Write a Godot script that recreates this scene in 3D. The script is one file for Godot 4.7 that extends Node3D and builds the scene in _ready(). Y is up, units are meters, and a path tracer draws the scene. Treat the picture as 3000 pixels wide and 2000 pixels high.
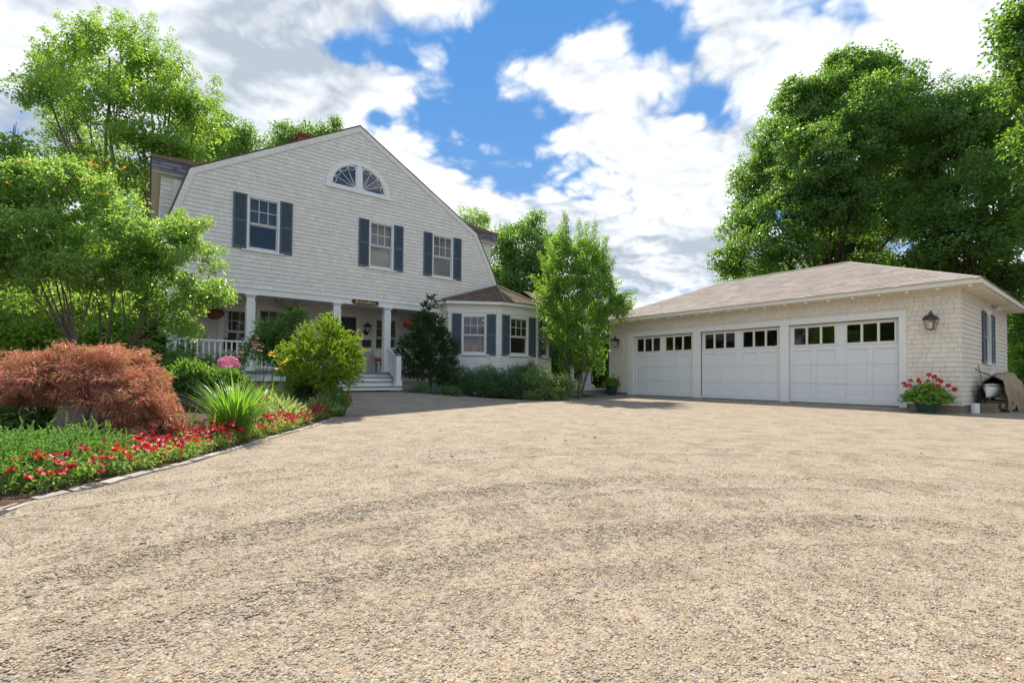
extends Node3D
# Shingled gambrel house, three-door garage, gravel court and garden. World axes: x along the house front, -z along the garage front, y up.

const FOCAL := 1400.144          # lens measured on the 3000 x 2000 photograph, in its pixels
const EYE := Vector3(0, 0.745, 0)
const HZ := -16.5                # plane of the house front
const GX := 16.3                 # plane of the garage front
var cam_basis := Basis.from_euler(Vector3(0.0202536, -0.651657, 0.0083943), EULER_ORDER_YXZ)
var rng := RandomNumberGenerator.new()
var noise := FastNoiseLite.new()
var mats := {}
var kerb := PackedVector2Array()  # edge of the left garden bed on the ground (x, z)
var bed_r := PackedVector2Array()
const RUTS := [[Vector2(1.28, 1.43), 4.18, 1.0], [Vector2(0.49, 2.52), 4.33, 0.8], [Vector2(1.28, 1.43), 5.8, 0.7], [Vector2(3.0, 9.0), 15.5, 0.3], [Vector2(3.0, 9.0), 17.0, 0.3]]  # wheel tracks: centre, radius, strength


class MB:
	var v := PackedVector3Array()
	var n := PackedVector3Array()
	var c := PackedColorArray()
	var tint := Color.WHITE
	var colored := false

	func tri(a: Vector3, b: Vector3, d: Vector3) -> void:
		var m := (b - a).cross(d - a).normalized()
		v.append(a); v.append(d); v.append(b)
		n.append(m); n.append(m); n.append(m)
		if colored:
			c.append(tint); c.append(tint); c.append(tint)

	func quad(a: Vector3, b: Vector3, d: Vector3, e: Vector3) -> void:
		tri(a, b, d)
		tri(a, d, e)

	func stri(a: Vector3, b: Vector3, d: Vector3, na: Vector3, nb: Vector3, nd: Vector3) -> void:
		v.append(a); v.append(d); v.append(b)
		n.append(na); n.append(nd); n.append(nb)
		if colored:
			c.append(tint); c.append(tint); c.append(tint)

	# eight corners: p[0..3] the back loop, p[4..7] the front loop, both counter-clockwise seen from the front
	func hexa(p: Array) -> void:
		quad(p[4], p[5], p[6], p[7])
		quad(p[1], p[0], p[3], p[2])
		for k in 4:
			var j := (k + 1) % 4
			quad(p[k], p[j], p[4 + j], p[4 + k])

	func box(lo: Vector3, hi: Vector3, t := Transform3D()) -> void:
		hexa([t * Vector3(lo.x, lo.y, lo.z), t * Vector3(hi.x, lo.y, lo.z), t * Vector3(hi.x, hi.y, lo.z), t * Vector3(lo.x, hi.y, lo.z),
			t * Vector3(lo.x, lo.y, hi.z), t * Vector3(hi.x, lo.y, hi.z), t * Vector3(hi.x, hi.y, hi.z), t * Vector3(lo.x, hi.y, hi.z)])

	# box whose front edges are chamfered by b
	func bevel(lo: Vector3, hi: Vector3, b: float, t := Transform3D()) -> void:
		var f := hi.z - b
		hexa([t * Vector3(lo.x, lo.y, lo.z), t * Vector3(hi.x, lo.y, lo.z), t * Vector3(hi.x, hi.y, lo.z), t * Vector3(lo.x, hi.y, lo.z),
			t * Vector3(lo.x, lo.y, f), t * Vector3(hi.x, lo.y, f), t * Vector3(hi.x, hi.y, f), t * Vector3(lo.x, hi.y, f)])
		hexa([t * Vector3(lo.x, lo.y, f), t * Vector3(hi.x, lo.y, f), t * Vector3(hi.x, hi.y, f), t * Vector3(lo.x, hi.y, f),
			t * Vector3(lo.x + b, lo.y + b, hi.z), t * Vector3(hi.x - b, lo.y + b, hi.z), t * Vector3(hi.x - b, hi.y - b, hi.z), t * Vector3(lo.x + b, hi.y - b, hi.z)])

	func tube(path: Array, radii: Array, sides := 7, cap := true) -> void:
		var prev: Array = []
		var prevn: Array = []
		var up := Vector3(0.31, 0.2, 0.93).normalized()
		for i in path.size():
			var p: Vector3 = path[i]
			var d: Vector3 = (path[mini(i + 1, path.size() - 1)] - path[maxi(i - 1, 0)])
			d = d.normalized() if d.length() > 1e-6 else Vector3.UP
			var s := d.cross(up)
			if s.length() < 0.05:
				s = d.cross(Vector3.RIGHT)
			s = s.normalized()
			var w := s.cross(d)
			var ring: Array = []
			var rn: Array = []
			for k in sides:
				var a := TAU * k / sides
				var o := s * cos(a) + w * sin(a)
				rn.append(o)
				ring.append(p + o * radii[i])
			if i > 0:
				for k in sides:
					var j := (k + 1) % sides
					stri(prev[k], ring[j], prev[j], prevn[k], rn[j], prevn[j])
					stri(prev[k], ring[k], ring[j], prevn[k], rn[k], rn[j])
			elif cap:
				for k in sides:
					tri(p, ring[k], ring[(k + 1) % sides])
			prev = ring
			prevn = rn
		if cap:
			for k in sides:
				tri(path[-1], prev[(k + 1) % sides], prev[k])

	# profile of (radius, height) pairs turned round y
	func lathe(prof: Array, seg: int, t := Transform3D()) -> void:
		for i in prof.size() - 1:
			var a: Vector2 = prof[i]
			var b: Vector2 = prof[i + 1]
			var sl := Vector2(b.y - a.y, -(b.x - a.x)).normalized()
			for k in seg:
				var p := TAU * k / seg
				var q := TAU * (k + 1) / seg
				var np := t.basis * Vector3(cos(p) * sl.x, sl.y, sin(p) * sl.x)
				var nq := t.basis * Vector3(cos(q) * sl.x, sl.y, sin(q) * sl.x)
				var a0 := t * Vector3(cos(p) * a.x, a.y, sin(p) * a.x)
				var a1 := t * Vector3(cos(q) * a.x, a.y, sin(q) * a.x)
				var b0 := t * Vector3(cos(p) * b.x, b.y, sin(p) * b.x)
				var b1 := t * Vector3(cos(q) * b.x, b.y, sin(q) * b.x)
				if a.x > 1e-5:
					stri(a0, b1, a1, np, nq, nq)
				if b.x > 1e-5:
					stri(a0, b0, b1, np, np, nq)

	# flat outline (counter-clockwise seen from +z) given thickness from z0 to z1
	func prism(outline: Array, z0: float, z1: float, t := Transform3D()) -> void:
		var flat := PackedVector2Array(outline)
		var ix := Geometry2D.triangulate_polygon(flat)
		for i in range(0, ix.size(), 3):
			var p := flat[ix[i]]
			var q := flat[ix[i + 1]]
			var r := flat[ix[i + 2]]
			if (q - p).cross(r - p) < 0:
				var s := q
				q = r
				r = s
			tri(t * Vector3(p.x, p.y, z1), t * Vector3(q.x, q.y, z1), t * Vector3(r.x, r.y, z1))
			tri(t * Vector3(p.x, p.y, z0), t * Vector3(r.x, r.y, z0), t * Vector3(q.x, q.y, z0))
		for i in flat.size():
			var p := flat[i]
			var q := flat[(i + 1) % flat.size()]
			quad(t * Vector3(p.x, p.y, z0), t * Vector3(q.x, q.y, z0), t * Vector3(q.x, q.y, z1), t * Vector3(p.x, p.y, z1))

	func add_to(m: ArrayMesh, off := Vector3.ZERO) -> void:
		if v.is_empty():
			return
		var vv := v
		if off != Vector3.ZERO:
			vv = Transform3D(Basis(), -off) * v
		var a := []
		a.resize(Mesh.ARRAY_MAX)
		a[Mesh.ARRAY_VERTEX] = vv
		a[Mesh.ARRAY_NORMAL] = n
		if colored:
			a[Mesh.ARRAY_COLOR] = c
		m.add_surface_from_arrays(Mesh.PRIMITIVE_TRIANGLES, a)

	func mesh(off := Vector3.ZERO) -> ArrayMesh:
		var m := ArrayMesh.new()
		add_to(m, off)
		return m


# ---------------------------------------------------------------- helpers
func lin(r: float, g: float, b: float) -> Color:
	return Color(r, g, b).linear_to_srgb()


func mat(key: String, r: float, g: float, b: float, rough := 0.8, spec := 0.5) -> StandardMaterial3D:
	if mats.has(key):
		return mats[key]
	var m := StandardMaterial3D.new()
	m.resource_name = key
	m.albedo_color = lin(r, g, b)
	m.roughness = rough
	m.metallic_specular = spec
	mats[key] = m
	return m


func ramp(points: Array) -> Gradient:
	var g := Gradient.new()
	var o := PackedFloat32Array()
	var c := PackedColorArray()
	for p in points:
		o.append(p[0])
		c.append(lin(p[1], p[2], p[3]))
	g.offsets = o
	g.colors = c
	return g


func noise_tex(size: int, freq: float, type: int, points: Array, o := {}) -> NoiseTexture2D:
	var f := FastNoiseLite.new()
	f.seed = o.get("seed", 3)
	f.noise_type = type
	f.frequency = freq
	f.fractal_octaves = o.get("oct", 4)
	f.fractal_gain = o.get("gain", 0.5)
	f.fractal_type = o.get("fractal", FastNoiseLite.FRACTAL_FBM)
	if o.has("ret"):
		f.cellular_return_type = o.ret
	f.cellular_jitter = 1.0
	var t := NoiseTexture2D.new()
	t.width = size
	t.height = o.get("h", size)
	t.seamless = true
	t.normalize = o.get("norm", true)
	t.generate_mipmaps = false
	t.noise = f
	if points:
		t.color_ramp = ramp(points)
	return t


# a painted or plain material whose colour wavers a little: base colour times a noise between lo and hi
func grained(key: String, r: float, g: float, b: float, rough: float, lo: float, hi: float, scale: Vector3, seed_ := 1, size := 512, freq := 0.02) -> StandardMaterial3D:
	var m := mat(key, r, g, b, rough)
	m.albedo_texture = noise_tex(size, freq, FastNoiseLite.TYPE_SIMPLEX, [[0.0, lo, lo * 0.985, lo * 0.96], [0.5, (lo + hi) / 2, (lo + hi) / 2, (lo + hi) / 2], [1.0, hi, hi, hi]], {"seed": seed_, "oct": 5})
	m.uv1_triplanar = true
	m.uv1_world_triplanar = true
	m.uv1_scale = scale
	return m


func leafmat(key: String, r: float, g: float, b: float, tr: float, tg: float, tb: float, rough := 0.42) -> StandardMaterial3D:
	var m := mat(key, r, g, b, rough)
	m.backlight_enabled = true
	m.backlight = lin(tr, tg, tb)
	m.cull_mode = BaseMaterial3D.CULL_DISABLED
	return m


func root_pos(o: Node) -> Vector3:
	var p := Vector3.ZERO
	while o != null and o != self:
		if o is Node3D:
			p += o.position
		o = o.get_parent()
	return p


func tag(o: Node, label: String, category := "", group := "", kind := "") -> void:
	if label: o.set_meta("label", label)
	if category: o.set_meta("category", category)
	if group: o.set_meta("group", group)
	if kind: o.set_meta("kind", kind)


var taken := {}


func numbered(called: String) -> String:
	var k: int = taken.get(called, -1) + 1
	taken[called] = k
	return called if k == 0 else "%s_%03d" % [called, k]


func thing(called: String, label: String, category: String, at: Vector3, group := "") -> Node3D:
	var o := Node3D.new()
	o.name = numbered(called)
	o.position = at
	add_child(o)
	tag(o, label, category, group)
	return o


# a mesh built in world coordinates (or, for things moved later, round the thing's own base) as a named part
func part(parent: Node, called: String, mb: MB, m: Material, kind := "") -> MeshInstance3D:
	var o := MeshInstance3D.new()
	o.name = called
	o.mesh = mb.mesh(root_pos(parent))
	o.material_override = m
	parent.add_child(o, true)
	if kind: o.set_meta("kind", kind)
	return o


func holder(parent: Node, called: String) -> Node3D:
	var o := Node3D.new()
	o.name = called
	parent.add_child(o, true)
	return o


func struct(called: String, mb: MB, m: Material) -> MeshInstance3D:
	var o := part(self, numbered(called), mb, m)
	o.set_meta("kind", "structure")
	return o


func copies(parent: Node, called: String, mesh: Mesh, at: Array, colors := [], kind := "stuff") -> MultiMeshInstance3D:
	var mm := MultiMesh.new()
	mm.transform_format = MultiMesh.TRANSFORM_3D
	mm.use_colors = colors.size() > 0
	mm.mesh = mesh
	mm.instance_count = at.size()
	for i in at.size():
		mm.set_instance_transform(i, at[i])
		if colors.size() > 0:
			mm.set_instance_color(i, colors[i])
	var o := MultiMeshInstance3D.new()
	o.name = called
	o.multimesh = mm
	parent.add_child(o, true)
	o.position = -root_pos(parent) if parent != self else Vector3.ZERO
	if kind: o.set_meta("kind", kind)
	return o


# point on the ray through photo pixel (px, py) at depth d along the lens axis
func W(px: float, py: float, d: float) -> Vector3:
	return EYE + cam_basis * Vector3((px - 1500.0) / FOCAL, (1073.48 - py) / FOCAL, -1.0) * d


# where that ray meets the level y
func onY(px: float, py: float, y: float) -> Vector3:
	var r := cam_basis * Vector3((px - 1500.0) / FOCAL, (1073.48 - py) / FOCAL, -1.0)
	return EYE + r * ((y - EYE.y) / r.y)


func ss(a: float, b: float, x: float) -> float:
	return smoothstep(a, b, x) if a < b else 1.0 - smoothstep(b, a, x)


func seg_dist(p: Vector2, line: PackedVector2Array) -> float:
	var best := 1e9
	for i in line.size() - 1:
		best = minf(best, p.distance_to(Geometry2D.get_closest_point_to_segment(p, line[i], line[i + 1])))
	return best


# height of the gravel court
func ground_y(x: float, z: float) -> float:
	var y := -0.09
	y += 0.27 * ss(5.5, 0.8, Vector2(x, z).distance_to(Vector2(6.1, -15.8)))
	y += 0.085 * ss(14.4, 16.1, x) * ss(-3.3, -4.1, z)
	return y


func bed_y(x: float, z: float) -> float:
	var d := seg_dist(Vector2(x, z), kerb)
	return ground_y(x, z) * 0.6 - 0.02 + 0.2 * ss(0.0, 3.5, d) + 0.015 * noise.get_noise_2d(x * 60, z * 60)


func rand(a: float, b: float) -> float:
	return rng.randf_range(a, b)


func rdir() -> Vector3:
	var z := rand(-1, 1)
	var a := rand(0, TAU)
	var r := sqrt(1 - z * z)
	return Vector3(r * cos(a), z, r * sin(a))


# ---------------------------------------------------------------- start
func _ready() -> void:
	rng.seed = 20240611
	noise.seed = 7
	noise.frequency = 0.02
	var cam := Camera3D.new()
	cam.name = "camera"
	add_child(cam)
	cam.transform = Transform3D(cam_basis, EYE)
	cam.projection = Camera3D.PROJECTION_FRUSTUM
	cam.near = 0.05
	cam.far = 900.0
	cam.size = 2000.0 / FOCAL * 0.05
	cam.frustum_offset = Vector2(0, (1073.48 - 1000.0) / FOCAL * 0.05)
	cam.current = true

	var env := Environment.new()
	env.background_mode = Environment.BG_SKY
	env.tonemap_mode = Environment.TONE_MAPPER_LINEAR
	env.tonemap_exposure = 2.5
	env.sdfgi_enabled = true
	env.ssao_enabled = true
	env.ssil_enabled = true
	var sky := Sky.new()
	var pano := PanoramaSkyMaterial.new()
	pano.panorama = cloud_sky()
	sky.sky_material = pano
	env.sky = sky
	var we := WorldEnvironment.new()
	we.name = "environment"
	we.environment = env
	add_child(we)

	var sun := DirectionalLight3D.new()
	sun.name = "sun"
	sun.light_energy = 1.0
	sun.light_color = Color(1.0, 0.955, 0.88)
	sun.light_angular_distance = 0.55
	sun.shadow_enabled = true
	add_child(sun)
	sun.look_at_from_position(Vector3(0.27, 1, -0.75) * 50.0, Vector3.ZERO)

	make_materials()
	make_ground()
	make_house()
	make_bay()
	make_porch()
	make_breezeway()
	make_garage()
	make_garage_side()
	make_trees()
	make_shrubs()
	make_flowers()
	make_small_things()


# sky of air and broken fair-weather cloud, one colour for each direction (linear light)
func cloud_sky() -> ImageTexture:
	var w := 3200
	var h := 1600
	var f := FastNoiseLite.new()
	f.seed = 11
	f.noise_type = FastNoiseLite.TYPE_SIMPLEX_SMOOTH
	f.frequency = 1.0
	f.fractal_octaves = 4
	f.fractal_gain = 0.5
	f.domain_warp_enabled = false
	var g := FastNoiseLite.new()
	g.seed = 5
	g.frequency = 1.0
	g.fractal_octaves = 3
	var q := FastNoiseLite.new()
	q.seed = 23
	q.noise_type = FastNoiseLite.TYPE_SIMPLEX_SMOOTH
	q.frequency = 1.0
	q.fractal_type = FastNoiseLite.FRACTAL_RIDGED
	q.fractal_octaves = 6
	q.fractal_gain = 0.55
	# gaps in the cloud: photo pixel, half widths in degrees, depth
	var gaps := []
	for a in [[650, 150, 14.0, 9.0, -0.45], [900, 50, 8.0, 6.0, -0.3], [150, 330, 12.0, 8.0, -0.3], [1520, 270, 5.0, 4.2, 1.0], [1400, 200, 4.2, 4.0, 0.8], [1640, 345, 3.8, 2.0, 0.8], [1560, 70, 4.4, 3.4, 0.75], [1720, 20, 4.4, 2.2, 0.65], [1900, 70, 2.4, 2.6, 0.85], [2020, 110, 2.4, 3.0, 0.85], [2040, 300, 3.4, 2.0, 0.8], [2120, 360, 2.2, 1.6, 0.8], [1180, 160, 3.0, 2.0, 0.85], [1010, 145, 2.6, 1.8, 0.8], [1095, 345, 2.4, 1.6, 0.75], [1900, 450, 2.8, 1.3, 0.62], [1270, 310, 2.4, 1.6, 0.6], [1380, 375, 2.6, 1.3, 0.5]]:
		var d := (W(a[0], a[1], 1.0) - EYE).normalized()
		gaps.append([d, atan2(d.x, -d.z), asin(d.y), deg_to_rad(a[2]), deg_to_rad(a[3]), a[4]])
	# the same loose spacing of gaps over the rest of the sky
	var r2 := RandomNumberGenerator.new()
	r2.seed = 4
	for i in 26:
		var az := r2.randf_range(-PI, PI)
		var el := r2.randf_range(0.3, 1.3)
		var d := Vector3(sin(az) * cos(el), sin(el), -cos(az) * cos(el))
		if (cam_basis.inverse() * d).z < -0.35:
			continue
		gaps.append([d, az, el, deg_to_rad(r2.randf_range(4, 12)) / cos(el), deg_to_rad(r2.randf_range(3, 7)), r2.randf_range(0.5, 0.9)])
	var rows: Array = []
	rows.resize(h)
	var lock := Mutex.new()
	var job := func(y: int) -> void:
		if y % 4 and y < h / 2 * 0.44:
			return
		var row := sky_row(y, w, h, f, g, q, gaps)
		lock.lock()
		rows[y] = row
		lock.unlock()
	WorkerThreadPool.wait_for_group_task_completion(WorkerThreadPool.add_group_task(job, h))
	var data := PackedFloat32Array()
	for y in h:
		data.append_array(rows[y - y % 4] if y < h / 2 * 0.44 else rows[y])
	var im := Image.create_from_data(w, h, false, Image.FORMAT_RGBF, data.to_byte_array())
	return ImageTexture.create_from_image(im)


func sky_row(y: int, w: int, h: int, f: FastNoiseLite, g: FastNoiseLite, q: FastNoiseLite, gaps: Array) -> PackedFloat32Array:
	var data := PackedFloat32Array()
	data.resize(w * 3)
	var at := 0
	var el := PI / 2 - (y + 0.5) / h * PI
	var sy := sin(el)
	var cy := cos(el)
	if el < -0.02:
		for x in w:
			data[at] = 0.2
			data[at + 1] = 0.2
			data[at + 2] = 0.17
			at += 3
		return data
	var near: Array = []
	for gp in gaps:
		if absf(el - gp[2]) < 2.6 * gp[4]:
			near.append(gp)
	var k := 1.0 / (maxf(sy, 0.0) + 0.22)
	# clear air: deeper blue overhead, paler to the horizon
	var t := pow(clampf(1.0 - sy, 0, 1), 3.0)
	var ar := lerpf(0.038, 0.18, t)
	var ag := lerpf(0.13, 0.27, t)
	var ab := lerpf(0.31, 0.39, t)
	# away from the view one sample serves four columns (and four rows, see cloud_sky)
	for x in w:
		var az := (x + 0.5) / w * TAU
		if x % 4 and (el > 0.85 or absf(wrapf(az - 0.652, -PI, PI)) > 0.92):
			data[at] = data[at - 3]
			data[at + 1] = data[at - 2]
			data[at + 2] = data[at - 1]
			at += 3
			continue
		var px := sin(az) * cy * k
		var pz := -cos(az) * cy * k
		var bx := px + 0.045 * g.get_noise_3d(px * 3.1, pz * 3.1, 4.0)
		var bz := pz + 0.045 * g.get_noise_3d(px * 3.1 + 40.0, pz * 3.1, 9.0)
		var low := f.get_noise_3d(bx * 1.35, bz * 1.35, sy * 0.6)
		var bil := q.get_noise_3d(bx * 4.0, bz * 4.0, sy * 1.5)
		var d := low * 0.92 - bil * 0.36
		var cut := 0.0
		for gp in near:
			var da: float = (wrapf(az - gp[1], -PI, PI) * cy) / gp[3]
			if absf(da) < 2.6:
				var de: float = (el - gp[2]) / gp[4]
				cut += gp[5] * exp(-(da * da + de * de))
		var cover := d + 0.53 - minf(cut, 1.0) * 0.60
		var alpha := clampf(cover / 0.34, 0, 1)
		alpha = alpha * alpha * (3 - 2 * alpha)
		if alpha > 0.0:
			# thick cloud is greyer; the side towards the sun is whiter
			var lit := q.get_noise_3d((bx + 0.011) * 4.0, (bz - 0.03) * 4.0, sy * 1.5) - bil
			var thick := g.get_noise_3d(px * 1.3 + 9.0, pz * 1.3, sy)
			var s := clampf(0.475 + lit * 0.15 - bil * 0.06 - maxf(0.0, thick - 0.0) * 0.42 - maxf(0.0, cover - 0.6) * 0.1, 0.26, 0.56)
			var blue := clampf((0.62 - s) * 0.13, 0, 0.06)
			data[at] = lerpf(ar, s - blue, alpha)
			data[at + 1] = lerpf(ag, s - blue * 0.35, alpha)
			data[at + 2] = lerpf(ab, s + blue * 0.5, alpha)
		else:
			data[at] = ar
			data[at + 1] = ag
			data[at + 2] = ab
		at += 3
	return data


func make_materials() -> void:
	# painted cedar shingles in three tones, weathered in patches
	grained("shingle_a", 0.77, 0.755, 0.705, 0.85, 0.9, 1.0, Vector3(0.55, 0.55, 0.55), 2)
	grained("shingle_b", 0.745, 0.725, 0.67, 0.85, 0.88, 1.0, Vector3(0.8, 0.8, 0.8), 4)
	grained("shingle_c", 0.79, 0.78, 0.735, 0.85, 0.92, 1.0, Vector3(0.4, 0.4, 0.4), 6)
	grained("tan_a", 0.79, 0.74, 0.645, 0.85, 0.92, 1.0, Vector3(0.6, 0.6, 0.6), 2)
	grained("tan_b", 0.765, 0.71, 0.615, 0.85, 0.9, 1.0, Vector3(0.9, 0.9, 0.9), 4)
	grained("tan_c", 0.81, 0.77, 0.685, 0.85, 0.93, 1.0, Vector3(0.5, 0.5, 0.5), 6)
	grained("roof_a", 0.32, 0.28, 0.255, 0.95, 0.78, 1.0, Vector3(2.5, 2.5, 2.5), 8)
	grained("roof_b", 0.27, 0.235, 0.215, 0.95, 0.78, 1.0, Vector3(3, 3, 3), 9)
	grained("roof_c", 0.36, 0.32, 0.295, 0.95, 0.8, 1.0, Vector3(2, 2, 2), 10)
	grained("shake_a", 0.20, 0.125, 0.085, 0.9, 0.5, 1.0, Vector3(3, 3, 3), 12)
	grained("shake_b", 0.26, 0.18, 0.13, 0.9, 0.5, 1.0, Vector3(4, 4, 4), 13)
	grained("shake_c", 0.15, 0.10, 0.075, 0.9, 0.5, 1.0, Vector3(3, 3, 3), 14)
	grained("slate_a", 0.20, 0.205, 0.25, 0.8, 0.45, 1.0, Vector3(4, 4, 4), 15)
	grained("slate_b", 0.27, 0.275, 0.32, 0.8, 0.5, 1.0, Vector3(4, 4, 4), 16)
	grained("slate_c", 0.15, 0.15, 0.18, 0.8, 0.5, 1.0, Vector3(4, 4, 4), 17)
	mat("backing", 0.20, 0.175, 0.14, 0.9)
	mat("backing_tan", 0.24, 0.20, 0.15, 0.9)
	grained("white", 0.80, 0.81, 0.80, 0.5, 0.93, 1.0, Vector3(0.9, 0.9, 0.9), 20)
	grained("door_white", 0.755, 0.785, 0.80, 0.45, 0.94, 1.0, Vector3(0.7, 0.7, 0.7), 22)
	grained("cream", 0.78, 0.755, 0.655, 0.55, 0.93, 1.0, Vector3(0.9, 0.9, 0.9), 21)
	mat("sash", 0.60, 0.62, 0.61, 0.5)
	grained("shutter", 0.082, 0.118, 0.158, 0.5, 0.85, 1.0, Vector3(2, 2, 2), 24)
	mat("deck_grey", 0.16, 0.165, 0.165, 0.6)
	mat("metal_dark", 0.035, 0.028, 0.026, 0.45)
	mat("copper", 0.13, 0.075, 0.05, 0.5)
	mat("navy", 0.012, 0.017, 0.035, 0.35)
	var gold := mat("gold", 0.62, 0.42, 0.14, 0.35)
	gold.metallic = 0.4
	mat("porch_ceiling", 0.78, 0.77, 0.73, 0.6)
	mat("interior", 0.34, 0.29, 0.23, 0.9)
	mat("plain_wood", 0.36, 0.33, 0.28, 0.8)
	mat("blind", 0.36, 0.33, 0.26, 0.8)
	mat("blind_dark", 0.17, 0.15, 0.125, 0.7)
	var glass := mat("glass", 0.01, 0.012, 0.012, 0.02)
	glass.transparency = BaseMaterial3D.TRANSPARENCY_ALPHA
	glass.albedo_color.a = 0.1
	var lamp := mat("lamp_glass", 0.8, 0.8, 0.76, 0.12)
	lamp.transparency = BaseMaterial3D.TRANSPARENCY_ALPHA
	lamp.albedo_color.a = 0.12
	mat("bulb", 0.8, 0.78, 0.7, 0.4)
	grained("concrete", 0.34, 0.27, 0.20, 0.95, 0.7, 1.0, Vector3(1.2, 1.2, 1.2), 30)
	grained("brick", 0.36, 0.115, 0.07, 0.9, 0.7, 1.0, Vector3(5, 5, 5), 31)
	grained("brick_b", 0.27, 0.085, 0.06, 0.9, 0.7, 1.0, Vector3(5, 5, 5), 32)
	mat("mortar", 0.35, 0.30, 0.27, 0.95)
	grained("granite", 0.44, 0.415, 0.37, 0.9, 0.62, 1.0, Vector3(6, 6, 6), 33)
	grained("granite_b", 0.36, 0.34, 0.305, 0.9, 0.6, 1.0, Vector3(6, 6, 6), 34)
	grained("boulder", 0.22, 0.175, 0.13, 0.95, 0.5, 1.0, Vector3(3, 3, 3), 35)
	grained("bark", 0.115, 0.085, 0.06, 0.95, 0.5, 1.0, Vector3(3, 1.2, 3), 36)
	grained("bark_grey", 0.17, 0.145, 0.12, 0.95, 0.55, 1.0, Vector3(3, 1.2, 3), 37)
	mat("twig", 0.10, 0.065, 0.04, 0.9)
	mat("dead_wood", 0.22, 0.18, 0.15, 0.9)
	grained("tarp", 0.34, 0.235, 0.125, 0.6, 0.72, 1.0, Vector3(1.6, 1.6, 1.6), 38)
	mat("hull", 0.70, 0.70, 0.64, 0.3)
	mat("hull_dark", 0.10, 0.08, 0.06, 0.5)
	mat("strap_blue", 0.02, 0.045, 0.12, 0.6)
	grained("old_wood", 0.30, 0.24, 0.14, 0.9, 0.6, 1.0, Vector3(2, 8, 8), 39)
	mat("stake", 0.45, 0.10, 0.04, 0.7)
	mat("pvc", 0.78, 0.78, 0.78, 0.4)
	grained("glaze_green", 0.045, 0.125, 0.09, 0.3, 0.65, 1.0, Vector3(5, 5, 5), 40)
	grained("glaze_teal", 0.02, 0.07, 0.075, 0.3, 0.65, 1.0, Vector3(5, 5, 5), 41)
	mat("soil_pot", 0.04, 0.025, 0.018, 1.0)
	grained("coir", 0.30, 0.13, 0.05, 0.95, 0.5, 1.0, Vector3(9, 9, 9), 42)
	mat("rope", 0.62, 0.6, 0.54, 0.9)
	mat("red_cloth", 0.40, 0.02, 0.03, 0.8)
	# mulch of the beds
	var mulch := mat("mulch", 1, 1, 1, 1.0)
	mulch.albedo_texture = noise_tex(1024, 0.055, FastNoiseLite.TYPE_CELLULAR, [[0.0, 0.03, 0.016, 0.009], [0.4, 0.08, 0.045, 0.026], [0.75, 0.15, 0.09, 0.056], [1.0, 0.25, 0.165, 0.11]], {"seed": 4, "oct": 2, "ret": FastNoiseLite.RETURN_CELL_VALUE})
	mulch.heightmap_enabled = true
	mulch.heightmap_texture = noise_tex(1024, 0.05, FastNoiseLite.TYPE_SIMPLEX, [], {"seed": 5, "oct": 4})
	mulch.heightmap_scale = 2.5
	mulch.uv1_triplanar = true
	mulch.uv1_world_triplanar = true
	mulch.uv1_scale = Vector3(0.7, 0.7, 0.7)
	# pea gravel: one tint for each stone of a cell pattern
	var gr := mat("gravel", 0.83, 0.825, 0.835, 0.9, 0.35)
	gr.albedo_texture = noise_tex(2048, 0.14, FastNoiseLite.TYPE_CELLULAR, [[0.0, 0.17, 0.15, 0.125], [0.12, 0.28, 0.245, 0.20], [0.3, 0.37, 0.30, 0.22], [0.5, 0.45, 0.37, 0.265], [0.65, 0.40, 0.36, 0.30], [0.8, 0.53, 0.44, 0.31], [0.9, 0.34, 0.315, 0.285], [1.0, 0.62, 0.55, 0.45]], {"seed": 21, "fractal": FastNoiseLite.FRACTAL_NONE, "ret": FastNoiseLite.RETURN_CELL_VALUE})
	gr.heightmap_enabled = true
	gr.heightmap_texture = noise_tex(2048, 0.14, FastNoiseLite.TYPE_CELLULAR, [], {"seed": 21, "fractal": FastNoiseLite.FRACTAL_NONE, "ret": FastNoiseLite.RETURN_DISTANCE})
	gr.heightmap_scale = 0.45
	gr.heightmap_flip_texture = true
	gr.uv1_triplanar = true
	gr.uv1_world_triplanar = true
	gr.uv1_scale = Vector3(0.4, 0.4, 0.4)
	gr.detail_enabled = true
	gr.detail_blend_mode = BaseMaterial3D.BLEND_MODE_MUL
	gr.detail_uv_layer = BaseMaterial3D.DETAIL_UV_2
	gr.uv2_triplanar = true
	gr.uv2_world_triplanar = true
	gr.uv2_scale = Vector3(0.085, 0.085, 0.085)
	gr.detail_albedo = noise_tex(2048, 0.008, FastNoiseLite.TYPE_SIMPLEX, [[0.0, 0.45, 0.42, 0.38], [0.35, 0.80, 0.78, 0.75], [0.6, 0.97, 0.96, 0.945], [1.0, 1.0, 1.0, 1.0]], {"seed": 8, "oct": 7, "gain": 0.82})
	var sm := mat("stone", 1, 1, 1, 0.85, 0.4)
	sm.vertex_color_use_as_albedo = true
	grained("soil", 0.055, 0.06, 0.028, 1.0, 0.5, 1.0, Vector3(0.2, 0.2, 0.2), 44)
	# leaves: reflecting colour, then the colour and share of light they let through
	leafmat("maple_a", 0.06, 0.125, 0.03, 0.32, 0.58, 0.05, 0.42)
	leafmat("maple_b", 0.08, 0.16, 0.03, 0.42, 0.68, 0.05, 0.42)
	leafmat("maple_dark", 0.05, 0.105, 0.028, 0.22, 0.42, 0.04, 0.42)
	leafmat("bright_a", 0.09, 0.165, 0.03, 0.46, 0.68, 0.06, 0.42)
	leafmat("bright_b", 0.144, 0.228, 0.03, 0.77, 0.91, 0.0525)
	leafmat("dog_a", 0.1, 0.175, 0.055, 0.44, 0.68, 0.12, 0.25)
	leafmat("dog_b", 0.145, 0.22, 0.075, 0.56, 0.78, 0.15, 0.25)
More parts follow.
